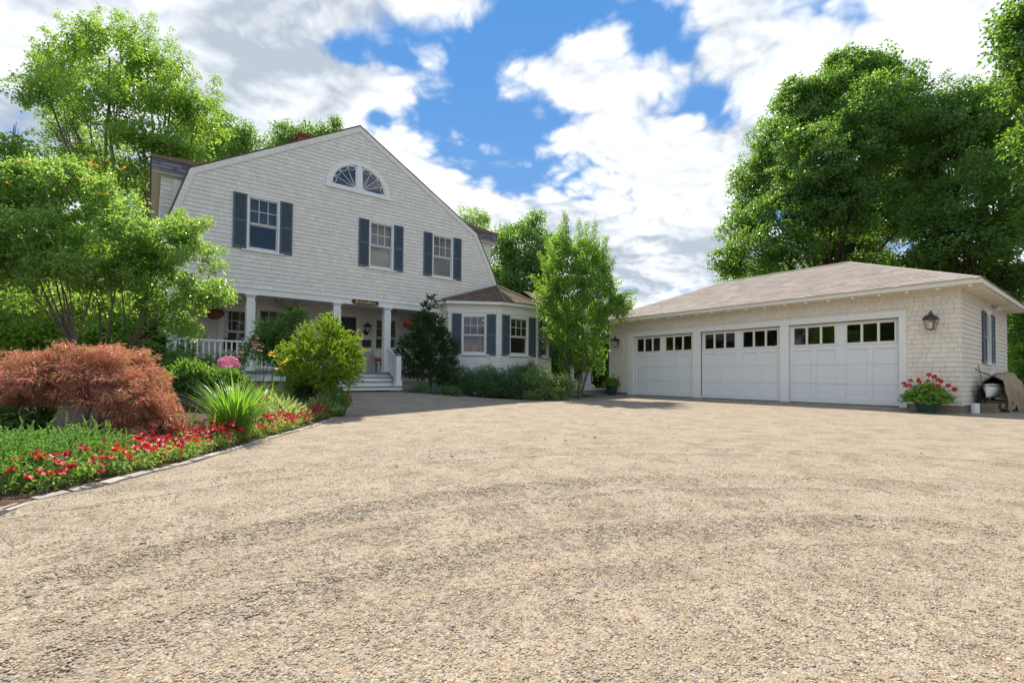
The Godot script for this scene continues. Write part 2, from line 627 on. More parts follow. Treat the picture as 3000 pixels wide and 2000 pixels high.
	leafmat("dog_rust", 0.288, 0.132, 0.03, 0.875, 0.42, 0.0525, 0.4)
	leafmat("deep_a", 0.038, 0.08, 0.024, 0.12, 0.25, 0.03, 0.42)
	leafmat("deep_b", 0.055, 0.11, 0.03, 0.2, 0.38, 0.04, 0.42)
	leafmat("acer_a", 0.2, 0.062, 0.058, 0.46, 0.12, 0.09, 0.45)
	leafmat("acer_b", 0.48, 0.215, 0.18, 0.72, 0.3, 0.2, 0.45)
	leafmat("acer_c", 0.15, 0.15, 0.045, 0.38, 0.4, 0.09, 0.45)
	leafmat("gold_a", 0.17, 0.265, 0.025, 0.46, 0.66, 0.04, 0.6)
	leafmat("gold_b", 0.11, 0.19, 0.022, 0.32, 0.48, 0.03, 0.6)
	leafmat("juniper_a", 0.085, 0.185, 0.05, 0.22, 0.44, 0.07, 0.6)
	leafmat("juniper_b", 0.14, 0.25, 0.075, 0.32, 0.54, 0.1, 0.6)
	leafmat("hinoki_a", 0.035, 0.08, 0.025, 0.07, 0.18, 0.03, 0.6)
	leafmat("hinoki_b", 0.055, 0.115, 0.03, 0.12, 0.26, 0.03, 0.6)
	leafmat("holly_a", 0.062, 0.115, 0.045, 0.12, 0.26, 0.06, 0.35)
	leafmat("holly_b", 0.1, 0.165, 0.07, 0.16, 0.32, 0.08, 0.35)
	leafmat("blade_a", 0.065, 0.15, 0.025, 0.3, 0.55, 0.05, 0.35)
	leafmat("blade_b", 0.1, 0.21, 0.035, 0.44, 0.68, 0.06, 0.35)
	leafmat("sedge", 0.042, 0.12, 0.036, 0.175, 0.385, 0.0525, 0.45)
	leafmat("silver_a", 0.288, 0.348, 0.156, 0.525, 0.63, 0.21, 0.7)
	leafmat("silver_b", 0.204, 0.264, 0.102, 0.455, 0.56, 0.14, 0.7)
	leafmat("herb_a", 0.11, 0.19, 0.055, 0.4, 0.62, 0.1, 0.5)
	leafmat("herb_b", 0.17, 0.25, 0.08, 0.5, 0.7, 0.14, 0.5)
	leafmat("petal_red", 0.50, 0.012, 0.03, 0.5, 0.01, 0.02, 0.5)
	leafmat("petal_crimson", 0.33, 0.008, 0.035, 0.4, 0.008, 0.03, 0.5)
	leafmat("petal_scarlet", 0.66, 0.02, 0.012, 0.5, 0.02, 0.012, 0.5)
	leafmat("petal_dark", 0.16, 0.006, 0.012, 0.2, 0.004, 0.01, 0.6)
	leafmat("petal_pink", 0.62, 0.16, 0.34, 0.5, 0.12, 0.26, 0.5)
	leafmat("petal_pale", 0.72, 0.33, 0.48, 0.5, 0.22, 0.32, 0.5)
	leafmat("petal_yellow", 0.72, 0.44, 0.03, 0.5, 0.3, 0.02, 0.5)
	leafmat("petal_white", 0.72, 0.68, 0.60, 0.4, 0.36, 0.3, 0.6)
	mat("cone_brown", 0.22, 0.07, 0.02, 0.9)


# ---------------------------------------------------------------- ground
func make_ground() -> void:
	for p in [[-120, 1532], [0, 1497], [96, 1466], [191, 1443], [275, 1426], [363, 1401], [440, 1382], [574, 1349], [653, 1324], [755, 1294], [832, 1271], [908, 1251], [972, 1227], [1010, 1209], [1034, 1190]]:
		var q := onY(p[0], p[1], -0.085)
		kerb.append(Vector2(q.x, q.z))
	var last := kerb[kerb.size() - 1]
	kerb.append(Vector2(lerpf(last.x, 5.15, 0.5), lerpf(last.y, -15.0, 0.55)))
	kerb.append(Vector2(5.1, -15.4))
	for p in [[1185, 1155], [1246, 1164], [1324, 1169], [1426, 1169], [1528, 1167], [1610, 1162]]:
		var q := onY(p[0], p[1], -0.06)
		bed_r.append(Vector2(q.x, q.z))
	bed_r[0] = Vector2(7.25, -15.2)
	bed_r.append(Vector2(14.9, -13.6))
	bed_r.append(Vector2(15.15, -14.4))
	# wide ground out to the horizon
	var mb := MB.new()
	var far := 420.0
	mb.quad(Vector3(-far, -0.2, far), Vector3(far, -0.2, far), Vector3(far, -0.2, -far), Vector3(-far, -0.2, -far))
	struct("ground", mb, mats.soil)
	# gravel court: rings round the camera, with shallow wheel ruts and the uneven rake of loose stone
	mb = MB.new()
	var rings: Array = []
	var r := 0.45
	while r < 27.0:
		rings.append(r)
		r *= 1.028
	var na := 190
	var rows: Array = []
	for rr in rings:
		var row := PackedVector3Array()
		for k in na + 1:
			var a := lerpf(-2.1, 2.1, k / float(na)) + 0.651657
			var x: float = sin(a) * rr
			var z: float = -cos(a) * rr
			row.append(Vector3(x, gravel_y(x, z), z))
		rows.append(row)
	for i in rows.size() - 1:
		var p: PackedVector3Array = rows[i]
		var q: PackedVector3Array = rows[i + 1]
		for k in na:
			mb.quad(p[k], p[k + 1], q[k + 1], q[k])
	smooth_up(mb)
	struct("driveway", mb, mats.gravel)
	# loose pea stones where each one can be seen
	var stones: Array = []
	for s in 3:
		stones.append(pebble(s))
	var at: Array = [[], [], []]
	var col: Array = [[], [], []]
	var tints := [Color(0.52, 0.40, 0.265), Color(0.58, 0.46, 0.32), Color(0.40, 0.335, 0.26), Color(0.36, 0.33, 0.29), Color(0.46, 0.31, 0.18), Color(0.66, 0.57, 0.45), Color(0.34, 0.27, 0.20), Color(0.55, 0.47, 0.37), Color(0.62, 0.48, 0.31), Color(0.66, 0.51, 0.32), Color(0.64, 0.53, 0.38)]
	var bp := bed_poly()
	for i in 400000:
		var a := rand(-0.86, 0.86) + 0.651657
		var rr := sqrt(0.9 + rng.randf() * (16.0 if i % 2 else 84.0))
		if rng.randf() > (ss(4.3, 1.4, rr) if i % 2 else ss(9.2, 1.8, rr)) + near_rut(sin(a) * rr, -cos(a) * rr):
			continue
		var x := sin(a) * rr
		var z := -cos(a) * rr
		if Geometry2D.is_point_in_polygon(Vector2(x, z), bp):
			continue
		var s := rand(0.0023, 0.0046)
		var rut := 0.0
		for c in RUTS:
			rut = maxf(rut, c[2] * ss(0.34, 0.12, absf(Vector2(x, z).distance_to(c[0]) - c[1])))
		s *= 1.0 + 0.4 * rut * rng.randf()
		if rng.randf() < 0.012:
			s *= rand(1.3, 2.2)
		var b := Basis.from_euler(Vector3(rand(-0.3, 0.3), rand(0, TAU), rand(-0.3, 0.3))).scaled(Vector3(s * rand(0.85, 1.35), s * rand(0.4, 0.62), s))
		var j := i % 3
		at[j].append(Transform3D(b, Vector3(x, gravel_y(x, z) + s * rand(-0.2, 0.3), z)))
		var tone := rand(0.46, 0.82) * (1.0 - 0.12 * rut * rng.randf())
		var tc: Color = tints[rng.randi() % tints.size()]
		col[j].append(Color(tc.r * tone, tc.g * tone * 0.99, tc.b * tone * 1.04))
	for j in 3:
		var o := copies(self, numbered("gravel"), stones[j], at[j], col[j])
		tag(o, ["tan and grey pea gravel strewn over the driveway", "rounded loose pea stones on the driveway surface", "flat mixed pea pebbles scattered on the driveway"][j], "gravel")
	# mulch of the two beds
	bed_sheet("garden_bed", bed_poly(), true)
	var right := PackedVector2Array(bed_r)
	right.append(Vector2(15.1, -16.3))
	right.append(Vector2(7.25, -16.3))
	bed_sheet("garden_bed", right, false)
	# granite setts edging the left bed
	var edge := thing("stone_edging", "curved edging of flat pale granite setts between gravel and flower bed", "edging", Vector3(kerb[5].x, -0.08, kerb[5].y))
	var line := PackedVector2Array()
	var acc := 0.0
	for i in kerb.size() - 2:
		var a := kerb[i]
		var b := kerb[i + 1]
		while acc < a.distance_to(b):
			line.append(a.lerp(b, acc / a.distance_to(b)))
			acc += 0.235
		acc -= a.distance_to(b)
	for i in line.size() - 1:
		var a := line[i]
		var b := line[i + 1]
		var d := (b - a).normalized()
		var mid := (a + b) / 2
		var t := Transform3D(Basis(Vector3(d.x, 0, d.y), Vector3.UP, Vector3(d.x, 0, d.y).cross(Vector3.UP)).rotated(Vector3.UP, rand(-0.06, 0.06)), Vector3(mid.x, ground_y(mid.x, mid.y) + rand(0.0, 0.01), mid.y))
		var st := MB.new()
		var w := a.distance_to(b) / 2 - rand(0.004, 0.014)
		var dp := rand(0.04, 0.052)
		st.hexa([t * Vector3(-w, -0.06, -dp), t * Vector3(w, -0.06, -dp), t * Vector3(w * rand(0.9, 1), 0.012, -dp * 0.85), t * Vector3(-w * rand(0.9, 1), 0.013, -dp * 0.85),
			t * Vector3(-w, -0.06, dp), t * Vector3(w, -0.06, dp), t * Vector3(w * rand(0.88, 0.98), rand(0.004, 0.014), dp * 0.82), t * Vector3(-w * rand(0.88, 0.98), rand(0.004, 0.014), dp * 0.82)])
		part(edge, "stone", st, mats.granite if rng.randf() < 0.6 else mats.granite_b)


# loose stone gathers along the wheel tracks
func near_rut(x: float, z: float) -> float:
	var k := 0.0
	for c in RUTS:
		k = maxf(k, 0.28 * c[2] * ss(0.34, 0.12, absf(Vector2(x, z).distance_to(c[0]) - c[1])))
	return k


func bed_poly() -> PackedVector2Array:
	var p := PackedVector2Array(kerb)
	p.append(Vector2(5.1, -16.3))
	p.append(Vector2(-16, -16.3))
	p.append(Vector2(-16, kerb[0].y))
	return p


func gravel_y(x: float, z: float) -> float:
	var y := ground_y(x, z)
	var d := Vector2(x, z).length()
	# wheel ruts sweeping from the lower left towards the garage doors, and one tight turning scrape
	for c in RUTS:
		var e: float = Vector2(x, z).distance_to(c[0]) - c[1]
		if absf(e) < 1.0:
			y += c[2] * (-0.020 * exp(-e * e / 0.022) + 0.018 * exp(-pow(e - 0.24, 2) / 0.012) + 0.014 * exp(-pow(e + 0.24, 2) / 0.014))
	var q := Vector2(x, z).distance_to(Vector2(6.4, -6.6)) - 1.1
	if x < 6.2:
		y += -0.02 * exp(-q * q / 0.02) + 0.02 * exp(-pow(q - 0.2, 2) / 0.012)
	y += 0.004 * noise.get_noise_2d(x * 70, z * 70) + 0.003 * noise.get_noise_2d(x * 260, z * 260)
	if d < 8.0:
		y += 0.0035 * noise.get_noise_2d(x * 900, z * 900)
	return y


# smooth normals for a height sheet whose quads were added face by face
func smooth_up(mb: MB) -> void:
	var sum := {}
	for i in mb.v.size():
		var k := mb.v[i].snapped(Vector3(0.0005, 0.0005, 0.0005))
		sum[k] = sum.get(k, Vector3.ZERO) + mb.n[i]
	for i in mb.v.size():
		mb.n[i] = sum[mb.v[i].snapped(Vector3(0.0005, 0.0005, 0.0005))].normalized()


func bed_sheet(called: String, poly: PackedVector2Array, left: bool) -> void:
	var mb := MB.new()
	var lo := Vector2(1e9, 1e9)
	var hi := Vector2(-1e9, -1e9)
	for p in poly:
		lo = lo.min(p)
		hi = hi.max(p)
	lo.x = maxf(lo.x, -9.0)
	var step := 0.17
	var nx := int((hi.x - lo.x) / step) + 1
	var nz := int((hi.y - lo.y) / step) + 1
	var cell := PackedVector2Array()
	for i in nx:
		for j in nz:
			var a := lo + Vector2(i, j) * step
			cell = PackedVector2Array([a, a + Vector2(step, 0), a + Vector2(step, step), a + Vector2(0, step)])
			var inside := 0
			for c in cell:
				inside += int(Geometry2D.is_point_in_polygon(c, poly))
			if inside == 0:
				continue
			var outs: Array = [cell] if inside == 4 else Geometry2D.intersect_polygons(cell, poly)
			for o in outs:
				var ps: Array = []
				for c in o:
					var e := seg_dist(c, kerb if left else bed_r)
					var y: float = bed_y(c.x, c.y) if left else ground_y(c.x, c.y) * 0.7 + 0.0 + 0.09 * ss(0.0, 1.2, e) + 0.012 * noise.get_noise_2d(c.x * 60, c.y * 60)
					if e < 0.05:
						y = ground_y(c.x, c.y) - 0.0 + 0.012
					ps.append(Vector3(c.x, y, c.y))
				for k in range(1, ps.size() - 1):
					if (ps[k] - ps[0]).cross(ps[k + 1] - ps[0]).y > 0:
						mb.tri(ps[0], ps[k], ps[k + 1])
					else:
						mb.tri(ps[0], ps[k + 1], ps[k])
	smooth_up(mb)
	struct(called, mb, mats.mulch)


func pebble(s: int) -> ArrayMesh:
	var r := RandomNumberGenerator.new()
	r.seed = 50 + s
	var mb := MB.new()
	var sp := SphereMesh.new()
	sp.radius = 1.0
	sp.height = 2.0
	sp.radial_segments = 6
	sp.rings = 3
	var a := sp.get_mesh_arrays()
	var vs: PackedVector3Array = a[Mesh.ARRAY_VERTEX]
	var ix: PackedInt32Array = a[Mesh.ARRAY_INDEX]
	var moved := {}
	for i in vs.size():
		var k := vs[i].snapped(Vector3(0.01, 0.01, 0.01))
		if not moved.has(k):
			moved[k] = vs[i] * r.randf_range(0.78, 1.2)
		vs[i] = moved[k]
	for i in range(0, ix.size(), 3):
		if (vs[ix[i + 1]] - vs[ix[i]]).cross(vs[ix[i + 2]] - vs[ix[i]]).length() > 1e-4:
			mb.stri(vs[ix[i]], vs[ix[i + 2]], vs[ix[i + 1]], vs[ix[i]].normalized(), vs[ix[i + 2]].normalized(), vs[ix[i + 1]].normalized())
	var m := mb.mesh()
	m.surface_set_material(0, mats.stone)
	return m


# ---------------------------------------------------------------- building kit
const WIDTHS := [0.10, 0.125, 0.15, 0.175, 0.205, 0.24]


func span(rows: Array, v: float) -> Vector2:
	for i in rows.size() - 1:
		if v <= rows[i + 1][0] or i == rows.size() - 2:
			var k: float = clampf((v - rows[i][0]) / maxf(rows[i + 1][0] - rows[i][0], 1e-5), 0, 1)
			return Vector2(lerpf(rows[i][1], rows[i + 1][1], k), lerpf(rows[i][2], rows[i + 1][2], k))
	return Vector2.ZERO


# courses of shingles on a plane: t maps (u, v, out); rows list (v, left, right); holes are kept free
func courses(out: Array, t: Transform3D, rows: Array, holes: Array, expo: float, wide := 1.0) -> void:
	var v: float = rows[0][0]
	var top: float = rows[-1][0]
	while v < top - 0.01:
		var v1 := minf(v + expo, top)
		var s0 := span(rows, v + 0.0005)
		var s1 := span(rows, v1 - 0.0005)
		var lo := minf(s0.x, s1.x)
		var hi := maxf(s0.y, s1.y)
		var u := lo - rand(0.0, 0.2) * wide
		while u < hi:
			var w: float = WIDTHS[rng.randi() % 6] * wide
			piece(out, t, u, u + w, v, v1, s0, s1, holes, 0, w)
			u += w
		v += expo


func piece(out: Array, t: Transform3D, u0: float, u1: float, v0: float, v1: float, s0: Vector2, s1: Vector2, holes: Array, from: int, w: float) -> void:
	for k in range(from, holes.size()):
		var hl: Rect2 = holes[k]
		if u1 <= hl.position.x or u0 >= hl.end.x or v1 <= hl.position.y or v0 >= hl.end.y:
			continue
		if u0 < hl.position.x:
			piece(out, t, u0, hl.position.x, v0, v1, s0, s1, holes, k + 1, w)
		if u1 > hl.end.x:
			piece(out, t, hl.end.x, u1, v0, v1, s0, s1, holes, k + 1, w)
		var a := maxf(u0, hl.position.x)
		var b := minf(u1, hl.end.x)
		if v0 < hl.position.y:
			piece(out, t, a, b, v0, hl.position.y, s0, s1, holes, k + 1, w)
		if v1 > hl.end.y:
			piece(out, t, a, b, hl.end.y, v1, s0, s1, holes, k + 1, w)
		return
	var p := [maxf(u0, s0.x), minf(u1, s0.y), maxf(u0, s1.x), minf(u1, s1.y)]
	p[1] = maxf(p[1], p[0])
	p[3] = maxf(p[3], p[2])
	if p[1] - p[0] < 0.012 and p[3] - p[2] < 0.012:
		return
	var full: bool = absf(u1 - u0 - w) < 1e-4 and u0 >= maxf(s0.x, s1.x) - 1e-5 and u1 <= minf(s0.y, s1.y) + 1e-5
	out.append([t, p, v0, v1, full, u0, w])


func shingle_into(mb: MB, t: Transform3D, p: Array, v0: float, v1: float, th: float, g := 0.001) -> void:
	var top := th * 0.12
	mb.hexa([t * Vector3(p[0] + g, v0, 0), t * Vector3(p[1] - g, v0, 0), t * Vector3(p[3] - g, v1, 0), t * Vector3(p[2] + g, v1, 0),
		t * Vector3(p[0] + g, v0, th), t * Vector3(p[1] - g, v0, th), t * Vector3(p[3] - g, v1, top), t * Vector3(p[2] + g, v1, top)])


# lay collected shingles on a wall or roof: those nearest the court each as a piece of its own, the others joined
func lay(parent: Node, list: Array, three: Array, called: String, singles: int, th := 0.018, gap := 0.001) -> void:
	var order: Array = []
	for i in list.size():
		if list[i][4]:
			order.append([(list[i][0] * Vector3(list[i][5], list[i][2], 0)).distance_squared_to(EYE), i])
	order.sort()
	var alone := {}
	for i in mini(singles, order.size()):
		alone[order[i][1]] = true
	var joined: Array = [MB.new(), MB.new(), MB.new()]
	var shared := {}
	var base := root_pos(parent)
	for i in list.size():
		var q: Array = list[i]
		var k: int = [0, 0, 0, 1, 1, 2][rng.randi() % 6]
		if alone.has(i):
			var len_: float = snappedf(q[3] - q[2], 0.001)
			var key := "%s %s" % [snappedf(q[6], 0.001), len_]
			if not shared.has(key):
				var mb := MB.new()
				shingle_into(mb, Transform3D(), [0.0, q[6], 0.0, q[6]], 0.0, len_, th, gap)
				shared[key] = mb.mesh()
			var o := MeshInstance3D.new()
			o.name = called
			o.mesh = shared[key]
			o.material_override = three[k]
			var t: Transform3D = q[0]
			o.transform = Transform3D(t.basis, t * Vector3(q[5], q[2] + rand(-0.003, 0.002), rand(0.0, 0.0015)) - base)
			parent.add_child(o, true)
		else:
			shingle_into(joined[k], q[0] * Transform3D(Basis(), Vector3(0, 0, rand(0.0, 0.0015))), q[1], q[2] + rand(-0.003, 0.002), q[3], th, gap)
	for k in 3:
		if joined[k].v.size():
			part(parent, called + "_field", joined[k], three[k], "stuff")


# wall of thickness z0..z1 with openings (each a polygon): cut into strips through the openings so that each strip is simple
func pierced(mb: MB, outline: Array, holes: Array, z0: float, z1: float, t := Transform3D()) -> void:
	var cuts := [-1e3, 1e3]
	for h in holes:
		var c := 0.0
		for p in h:
			c += p.x
		cuts.append(c / h.size())
	cuts.sort()
	for i in cuts.size() - 1:
		var strip := PackedVector2Array([Vector2(cuts[i], -1e3), Vector2(cuts[i + 1], -1e3), Vector2(cuts[i + 1], 1e3), Vector2(cuts[i], 1e3)])
		var pieces: Array = Geometry2D.intersect_polygons(PackedVector2Array(outline), strip)
		for h in holes:
			var next: Array = []
			for p in pieces:
				next.append_array(Geometry2D.clip_polygons(p, PackedVector2Array(h)))
			pieces = next
		for p in pieces:
			var q := PackedVector2Array(p)
			if Geometry2D.is_polygon_clockwise(q):
				q.reverse()
			mb.prism(Array(q), z0, z1, t)


func rect(a: float, b: float, c: float, d: float) -> Array:
	return [Vector2(a, b), Vector2(c, b), Vector2(c, d), Vector2(a, d)]


func ring(mb: MB, t: Transform3D, x0: float, y0: float, x1: float, y1: float, l: float, r: float, b: float, u: float, z0: float, z1: float) -> void:
	mb.bevel(Vector3(x0, y0, z0), Vector3(x0 + l, y1, z1), 0.004, t)
	mb.bevel(Vector3(x1 - r, y0, z0), Vector3(x1, y1, z1), 0.004, t)
	mb.bevel(Vector3(x0 + l, y0, z0), Vector3(x1 - r, y0 + b, z1 - 0.002), 0.004, t)
	mb.bevel(Vector3(x0 + l, y1 - u, z0), Vector3(x1 - r, y1, z1 - 0.002), 0.004, t)


# double-hung window, six panes over one. t: middle of the bottom of the opening on the wall's face, z outwards
func sash_window(parent: Node, t: Transform3D, w: float, h: float, shade: String, ears := 0.13, casing := 0.055) -> void:
	var x := w / 2
	var mb := MB.new()
	ring(mb, t, -x, 0, x, h, casing, casing, 0.03, 0.06, -0.09, 0.03)
	var win := part(parent, "window", mb, mats.white)
	mb = MB.new()
	mb.bevel(Vector3(-x - ears, h + 0.0015, 0), Vector3(x + ears, h + 0.068, 0.04), 0.006, t)
	part(win, "head_casing", mb, mats.white)
	mb = MB.new()
	mb.bevel(Vector3(-x - ears, -0.05, -0.02), Vector3(x + ears, -0.0015, 0.06), 0.008, t)
	part(win, "sill", mb, mats.white)
	var gx := x - casing
	var mid := 0.03 + (h - 0.09) * 0.49
	# upper sash
	mb = MB.new()
	ring(mb, t, -gx, mid, gx, h - 0.06, 0.035, 0.035, 0.045, 0.04, -0.05, -0.012)
	var up := part(win, "sash", mb, mats.sash)
	mb = MB.new()
	ring(mb, t, -gx, 0.03, gx, mid + 0.0, 0.038, 0.038, 0.075, 0.035, -0.085, -0.048)
	part(win, "sash", mb, mats.sash)
	up.set_meta("label", "upper window sash with six small panes")
	var px0 := -gx + 0.035
	var pw := (2 * gx - 0.07 - 0.032) / 3
	var py0 := mid + 0.045
	var ph := (h - 0.06 - 0.04 - py0 - 0.016) / 2
	mb = MB.new()
	for k in 2:
		var a := px0 + pw * (k + 1) + 0.016 * k
		mb.bevel(Vector3(a, py0, -0.04), Vector3(a + 0.016, h - 0.1, -0.014), 0.004, t)
	mb.bevel(Vector3(px0, py0 + ph, -0.04), Vector3(-px0, py0 + ph + 0.016, -0.016), 0.004, t)
	part(win, "muntin", mb, mats.white)
	for i in 3:
		for j in 2:
			mb = MB.new()
			var a := px0 + (pw + 0.016) * i
			var b := py0 + (ph + 0.016) * j
			mb.box(Vector3(a, b, -0.034), Vector3(a + pw, b + ph, -0.030), t)
			part(win, "pane", mb, mats.glass)
	mb = MB.new()
	mb.box(Vector3(-gx + 0.038, 0.105, -0.070), Vector3(gx - 0.038, mid - 0.035, -0.066), t)
	part(win, "pane", mb, mats.glass)
	if shade == "roller":
		mb = MB.new()
		mb.box(Vector3(-gx, 0.06, -0.16), Vector3(gx, h - 0.06, -0.155), t)
		part(win, "roller_shade", mb, mats.blind)
	elif shade == "slats" or shade == "half":
		mb = MB.new()
		var y := h - 0.1
		while y > (0.08 if shade == "slats" else mid):
			mb.hexa([t * Vector3(-gx, y, -0.15), t * Vector3(gx, y, -0.15), t * Vector3(gx, y + 0.004, -0.15), t * Vector3(-gx, y + 0.004, -0.15),
				t * Vector3(-gx, y - 0.022, -0.128), t * Vector3(gx, y - 0.022, -0.128), t * Vector3(gx, y - 0.018, -0.128), t * Vector3(-gx, y - 0.018, -0.128)])
			y -= 0.034
		part(win, "blind", mb, mats.blind_dark, "stuff")


func shutter(parent: Node, t: Transform3D, w: float, h: float, m: Material) -> void:
	var mb := MB.new()
	var x := w / 2
	var mid := h * 0.48
	ring(mb, t, -x, 0, x, mid + 0.04, 0.05, 0.05, 0.075, 0.04, 0.01, 0.045)
	ring(mb, t, -x, mid + 0.0405, x, h, 0.05, 0.05, 0.03, 0.055, 0.01, 0.045)
	mb.box(Vector3(-x + 0.02, 0.02, 0.006), Vector3(x - 0.02, h - 0.02, 0.016), t)
	var s := part(parent, "shutter", mb, m)
	mb = MB.new()
	for b in [[0.08, mid - 0.005], [mid + 0.075, h - 0.06]]:
		var y: float = b[0]
		while y < b[1]:
			mb.hexa([t * Vector3(-x + 0.05, y + 0.022, 0.017), t * Vector3(x - 0.05, y + 0.022, 0.017), t * Vector3(x - 0.05, y + 0.03, 0.017), t * Vector3(-x + 0.05, y + 0.03, 0.017),
				t * Vector3(-x + 0.05, y - 0.008, 0.041), t * Vector3(x - 0.05, y - 0.008, 0.041), t * Vector3(x - 0.05, y, 0.041), t * Vector3(-x + 0.05, y, 0.041)])
			y += 0.04
	part(s, "louvre", mb, m, "stuff")


# ---------------------------------------------------------------- house
func make_house() -> void:
	var hs := thing("gambrel_house", "large shingled gambrel house with blue shutters and a half-round gable window", "house", Vector3(5.8, 0, -20.0))
	var prof := [Vector2(-0.04, 3.4), Vector2(12.15, 3.4), Vector2(11.73, 4.58), Vector2(11.32, 5.43), Vector2(10.65, 6.6), Vector2(5.77, 9.44), Vector2(0.86, 6.62), Vector2(0.375, 5.05), Vector2(0.12, 4.2)]
	var wins := [2.787, 6.612, 9.114]
	var holes: Array = []
	var keep: Array = []
	for x in wins:
		holes.append(rect(x - 0.45, 4.57, x + 0.45, 6.23))
		keep.append(Rect2(x - 0.45, 4.53, 0.9, 1.76))
	var fan: Array = []
	for k in 21:
		var a := PI * k / 20.0
		fan.append(Vector2(5.77 + cos(a) * 0.98, 7.2 + sin(a) * 0.89))
	holes.append(fan)
	for k in 7:
		var y0 := 7.12 + k * 0.155
		var hw := 1.1 * sqrt(maxf(0.0, 1.0 - pow(maxf(y0 + 0.155 - 7.12, 0.0) / 1.08, 2)))
		if hw > 0.1:
			keep.append(Rect2(5.77 - hw + 0.03, y0 if k else 7.12, hw * 2 - 0.06, 0.155))
	var mb := MB.new()
	pierced(mb, prof, holes, HZ - 0.16, HZ - 0.001)
	var wall := part(hs, "gable_wall", mb, mats.backing)
	var rows := [[3.4, -0.04, 12.15], [4.2, 0.12, 11.86], [4.58, 0.24, 11.73], [5.05, 0.375, 11.5], [5.43, 0.49, 11.32], [6.6, 0.86, 10.65], [9.44, 5.75, 5.79]]
	var list: Array = []
	courses(list, Transform3D(Basis(), Vector3(0, 0, HZ)), rows, keep, 0.128)
	lay(wall, list, [mats.shingle_a, mats.shingle_b, mats.shingle_c], "shingle", 300)
	# side, back walls, floor and ceiling close the rooms
	mb = MB.new()
	mb.box(Vector3(0.5, 0.6, -27.8), Vector3(0.66, 6.3, HZ - 0.2))
	mb.box(Vector3(10.95, 0.6, -27.8), Vector3(11.11, 6.3, HZ - 0.2))
	part(hs, "side_wall", mb, mats.shingle_b)
	mb = MB.new()
	mb.prism(prof, -28.0, -27.85)
	mb.box(Vector3(0.45, 0.5, -27.95), Vector3(11.15, 3.39, -27.8))
	part(hs, "back_wall", mb, mats.shingle_b)
	mb = MB.new()
	mb.box(Vector3(0.67, 3.28, -27.7), Vector3(10.94, 3.36, HZ - 2.25))
	part(hs, "upper_floor", mb, mats.interior)
	# roof: four slabs along z
	mb = MB.new()
	var ol := [Vector2(-0.12, 3.35), Vector2(0.07, 4.2), Vector2(0.315, 5.05), Vector2(0.82, 6.67), Vector2(5.77, 9.51), Vector2(10.70, 6.64), Vector2(11.375, 5.43), Vector2(11.785, 4.58), Vector2(12.3, 3.35)]
	for i in ol.size() - 1:
		var a: Vector2 = ol[i]
		var b: Vector2 = ol[i + 1]
		var n := Vector2((b - a).y, -(b - a).x).normalized() * 0.045
		mb.prism([a, b, b + n, a + n], -28.2, HZ + 0.036)
	part(hs, "roof", mb, mats.shake_c)
	# the shingled rake that follows the gable edge
	var edge := [Vector2(11.75, 4.52), Vector2(11.34, 5.42), Vector2(10.67, 6.61), Vector2(5.77, 9.46), Vector2(0.845, 6.635), Vector2(0.35, 5.05), Vector2(0.1, 4.2)]
	for i in edge.size() - 1:
		var a: Vector2 = edge[i]
		var b: Vector2 = edge[i + 1]
		var d := (b - a).normalized()
		var inn := Vector2(-d.y, d.x)
		var n := int(round(a.distance_to(b) / 0.165))
		for k in n:
			var p := a.lerp(b, k / float(n)) + d * 0.002
			var q := a.lerp(b, (k + 1) / float(n)) - d * 0.002
			mb = MB.new()
			mb.prism([p, q, q + inn * 0.165, p + inn * 0.165], HZ + 0.013, HZ + 0.032 + rand(0, 0.003))
			part(wall, "rake_shingle", mb, mats["shingle_c" if rng.randf() < 0.6 else "shingle_a"])
		mb = MB.new()
		mb.prism([a + inn * 0.166, b + inn * 0.166, b + inn * 0.181, a + inn * 0.181], HZ + 0.013, HZ + 0.026)
		part(wall, "rake_moulding", mb, mats.shingle_b)
	# upstairs windows with louvred shutters
	var sh := ["half", "roller", "slats"]
	for k in 3:
		var x: float = wins[k]
		sash_window(hs, Transform3D(Basis(), Vector3(x, 4.56, HZ)), 0.925, 1.68, sh[k])
		for s in [-1, 1]:
			shutter(hs, Transform3D(Basis(), Vector3(x + s * 0.648, 4.56, HZ + 0.008)), 0.37, 1.685, mats.shutter)
	# half-round window: arched casing, centre post, two quadrant sashes with fan bars and scalloped tracery
	var cx := 5.77
	var cy := 7.18
	mb = MB.new()
	var outer: Array = [Vector2(cx + 1.125, 7.1), Vector2(cx + 1.125, cy)]
	var inner: Array = [Vector2(cx + 0.96, 7.2), Vector2(cx + 0.96, cy + 0.02)]
	for k in range(1, 32):
		var a := PI * k / 32.0
		outer.append(Vector2(cx + cos(a) * 1.125, cy + sin(a) * 1.02))
		inner.append(Vector2(cx + cos(a) * 0.96, cy + 0.02 + sin(a) * 0.855))
	outer.append_array([Vector2(cx - 1.125, cy), Vector2(cx - 1.125, 7.1)])
	inner.append_array([Vector2(cx - 0.96, cy + 0.02), Vector2(cx - 0.96, 7.2)])
	for k in outer.size() - 1:
		mb.prism([outer[k], outer[k + 1], inner[k + 1], inner[k]], HZ - 0.05, HZ + 0.045)
	var fw := part(hs, "arched_window", mb, mats.white)
	mb = MB.new()
	mb.bevel(Vector3(cx - 1.15, 7.085, HZ - 0.05), Vector3(cx + 1.15, 7.198, HZ + 0.055), 0.008)
	part(fw, "sill", mb, mats.white)
	mb = MB.new()
	mb.bevel(Vector3(cx - 0.075, 7.199, HZ - 0.05), Vector3(cx + 0.075, cy + 0.9, HZ + 0.04), 0.006)
	part(fw, "centre_post", mb, mats.white)
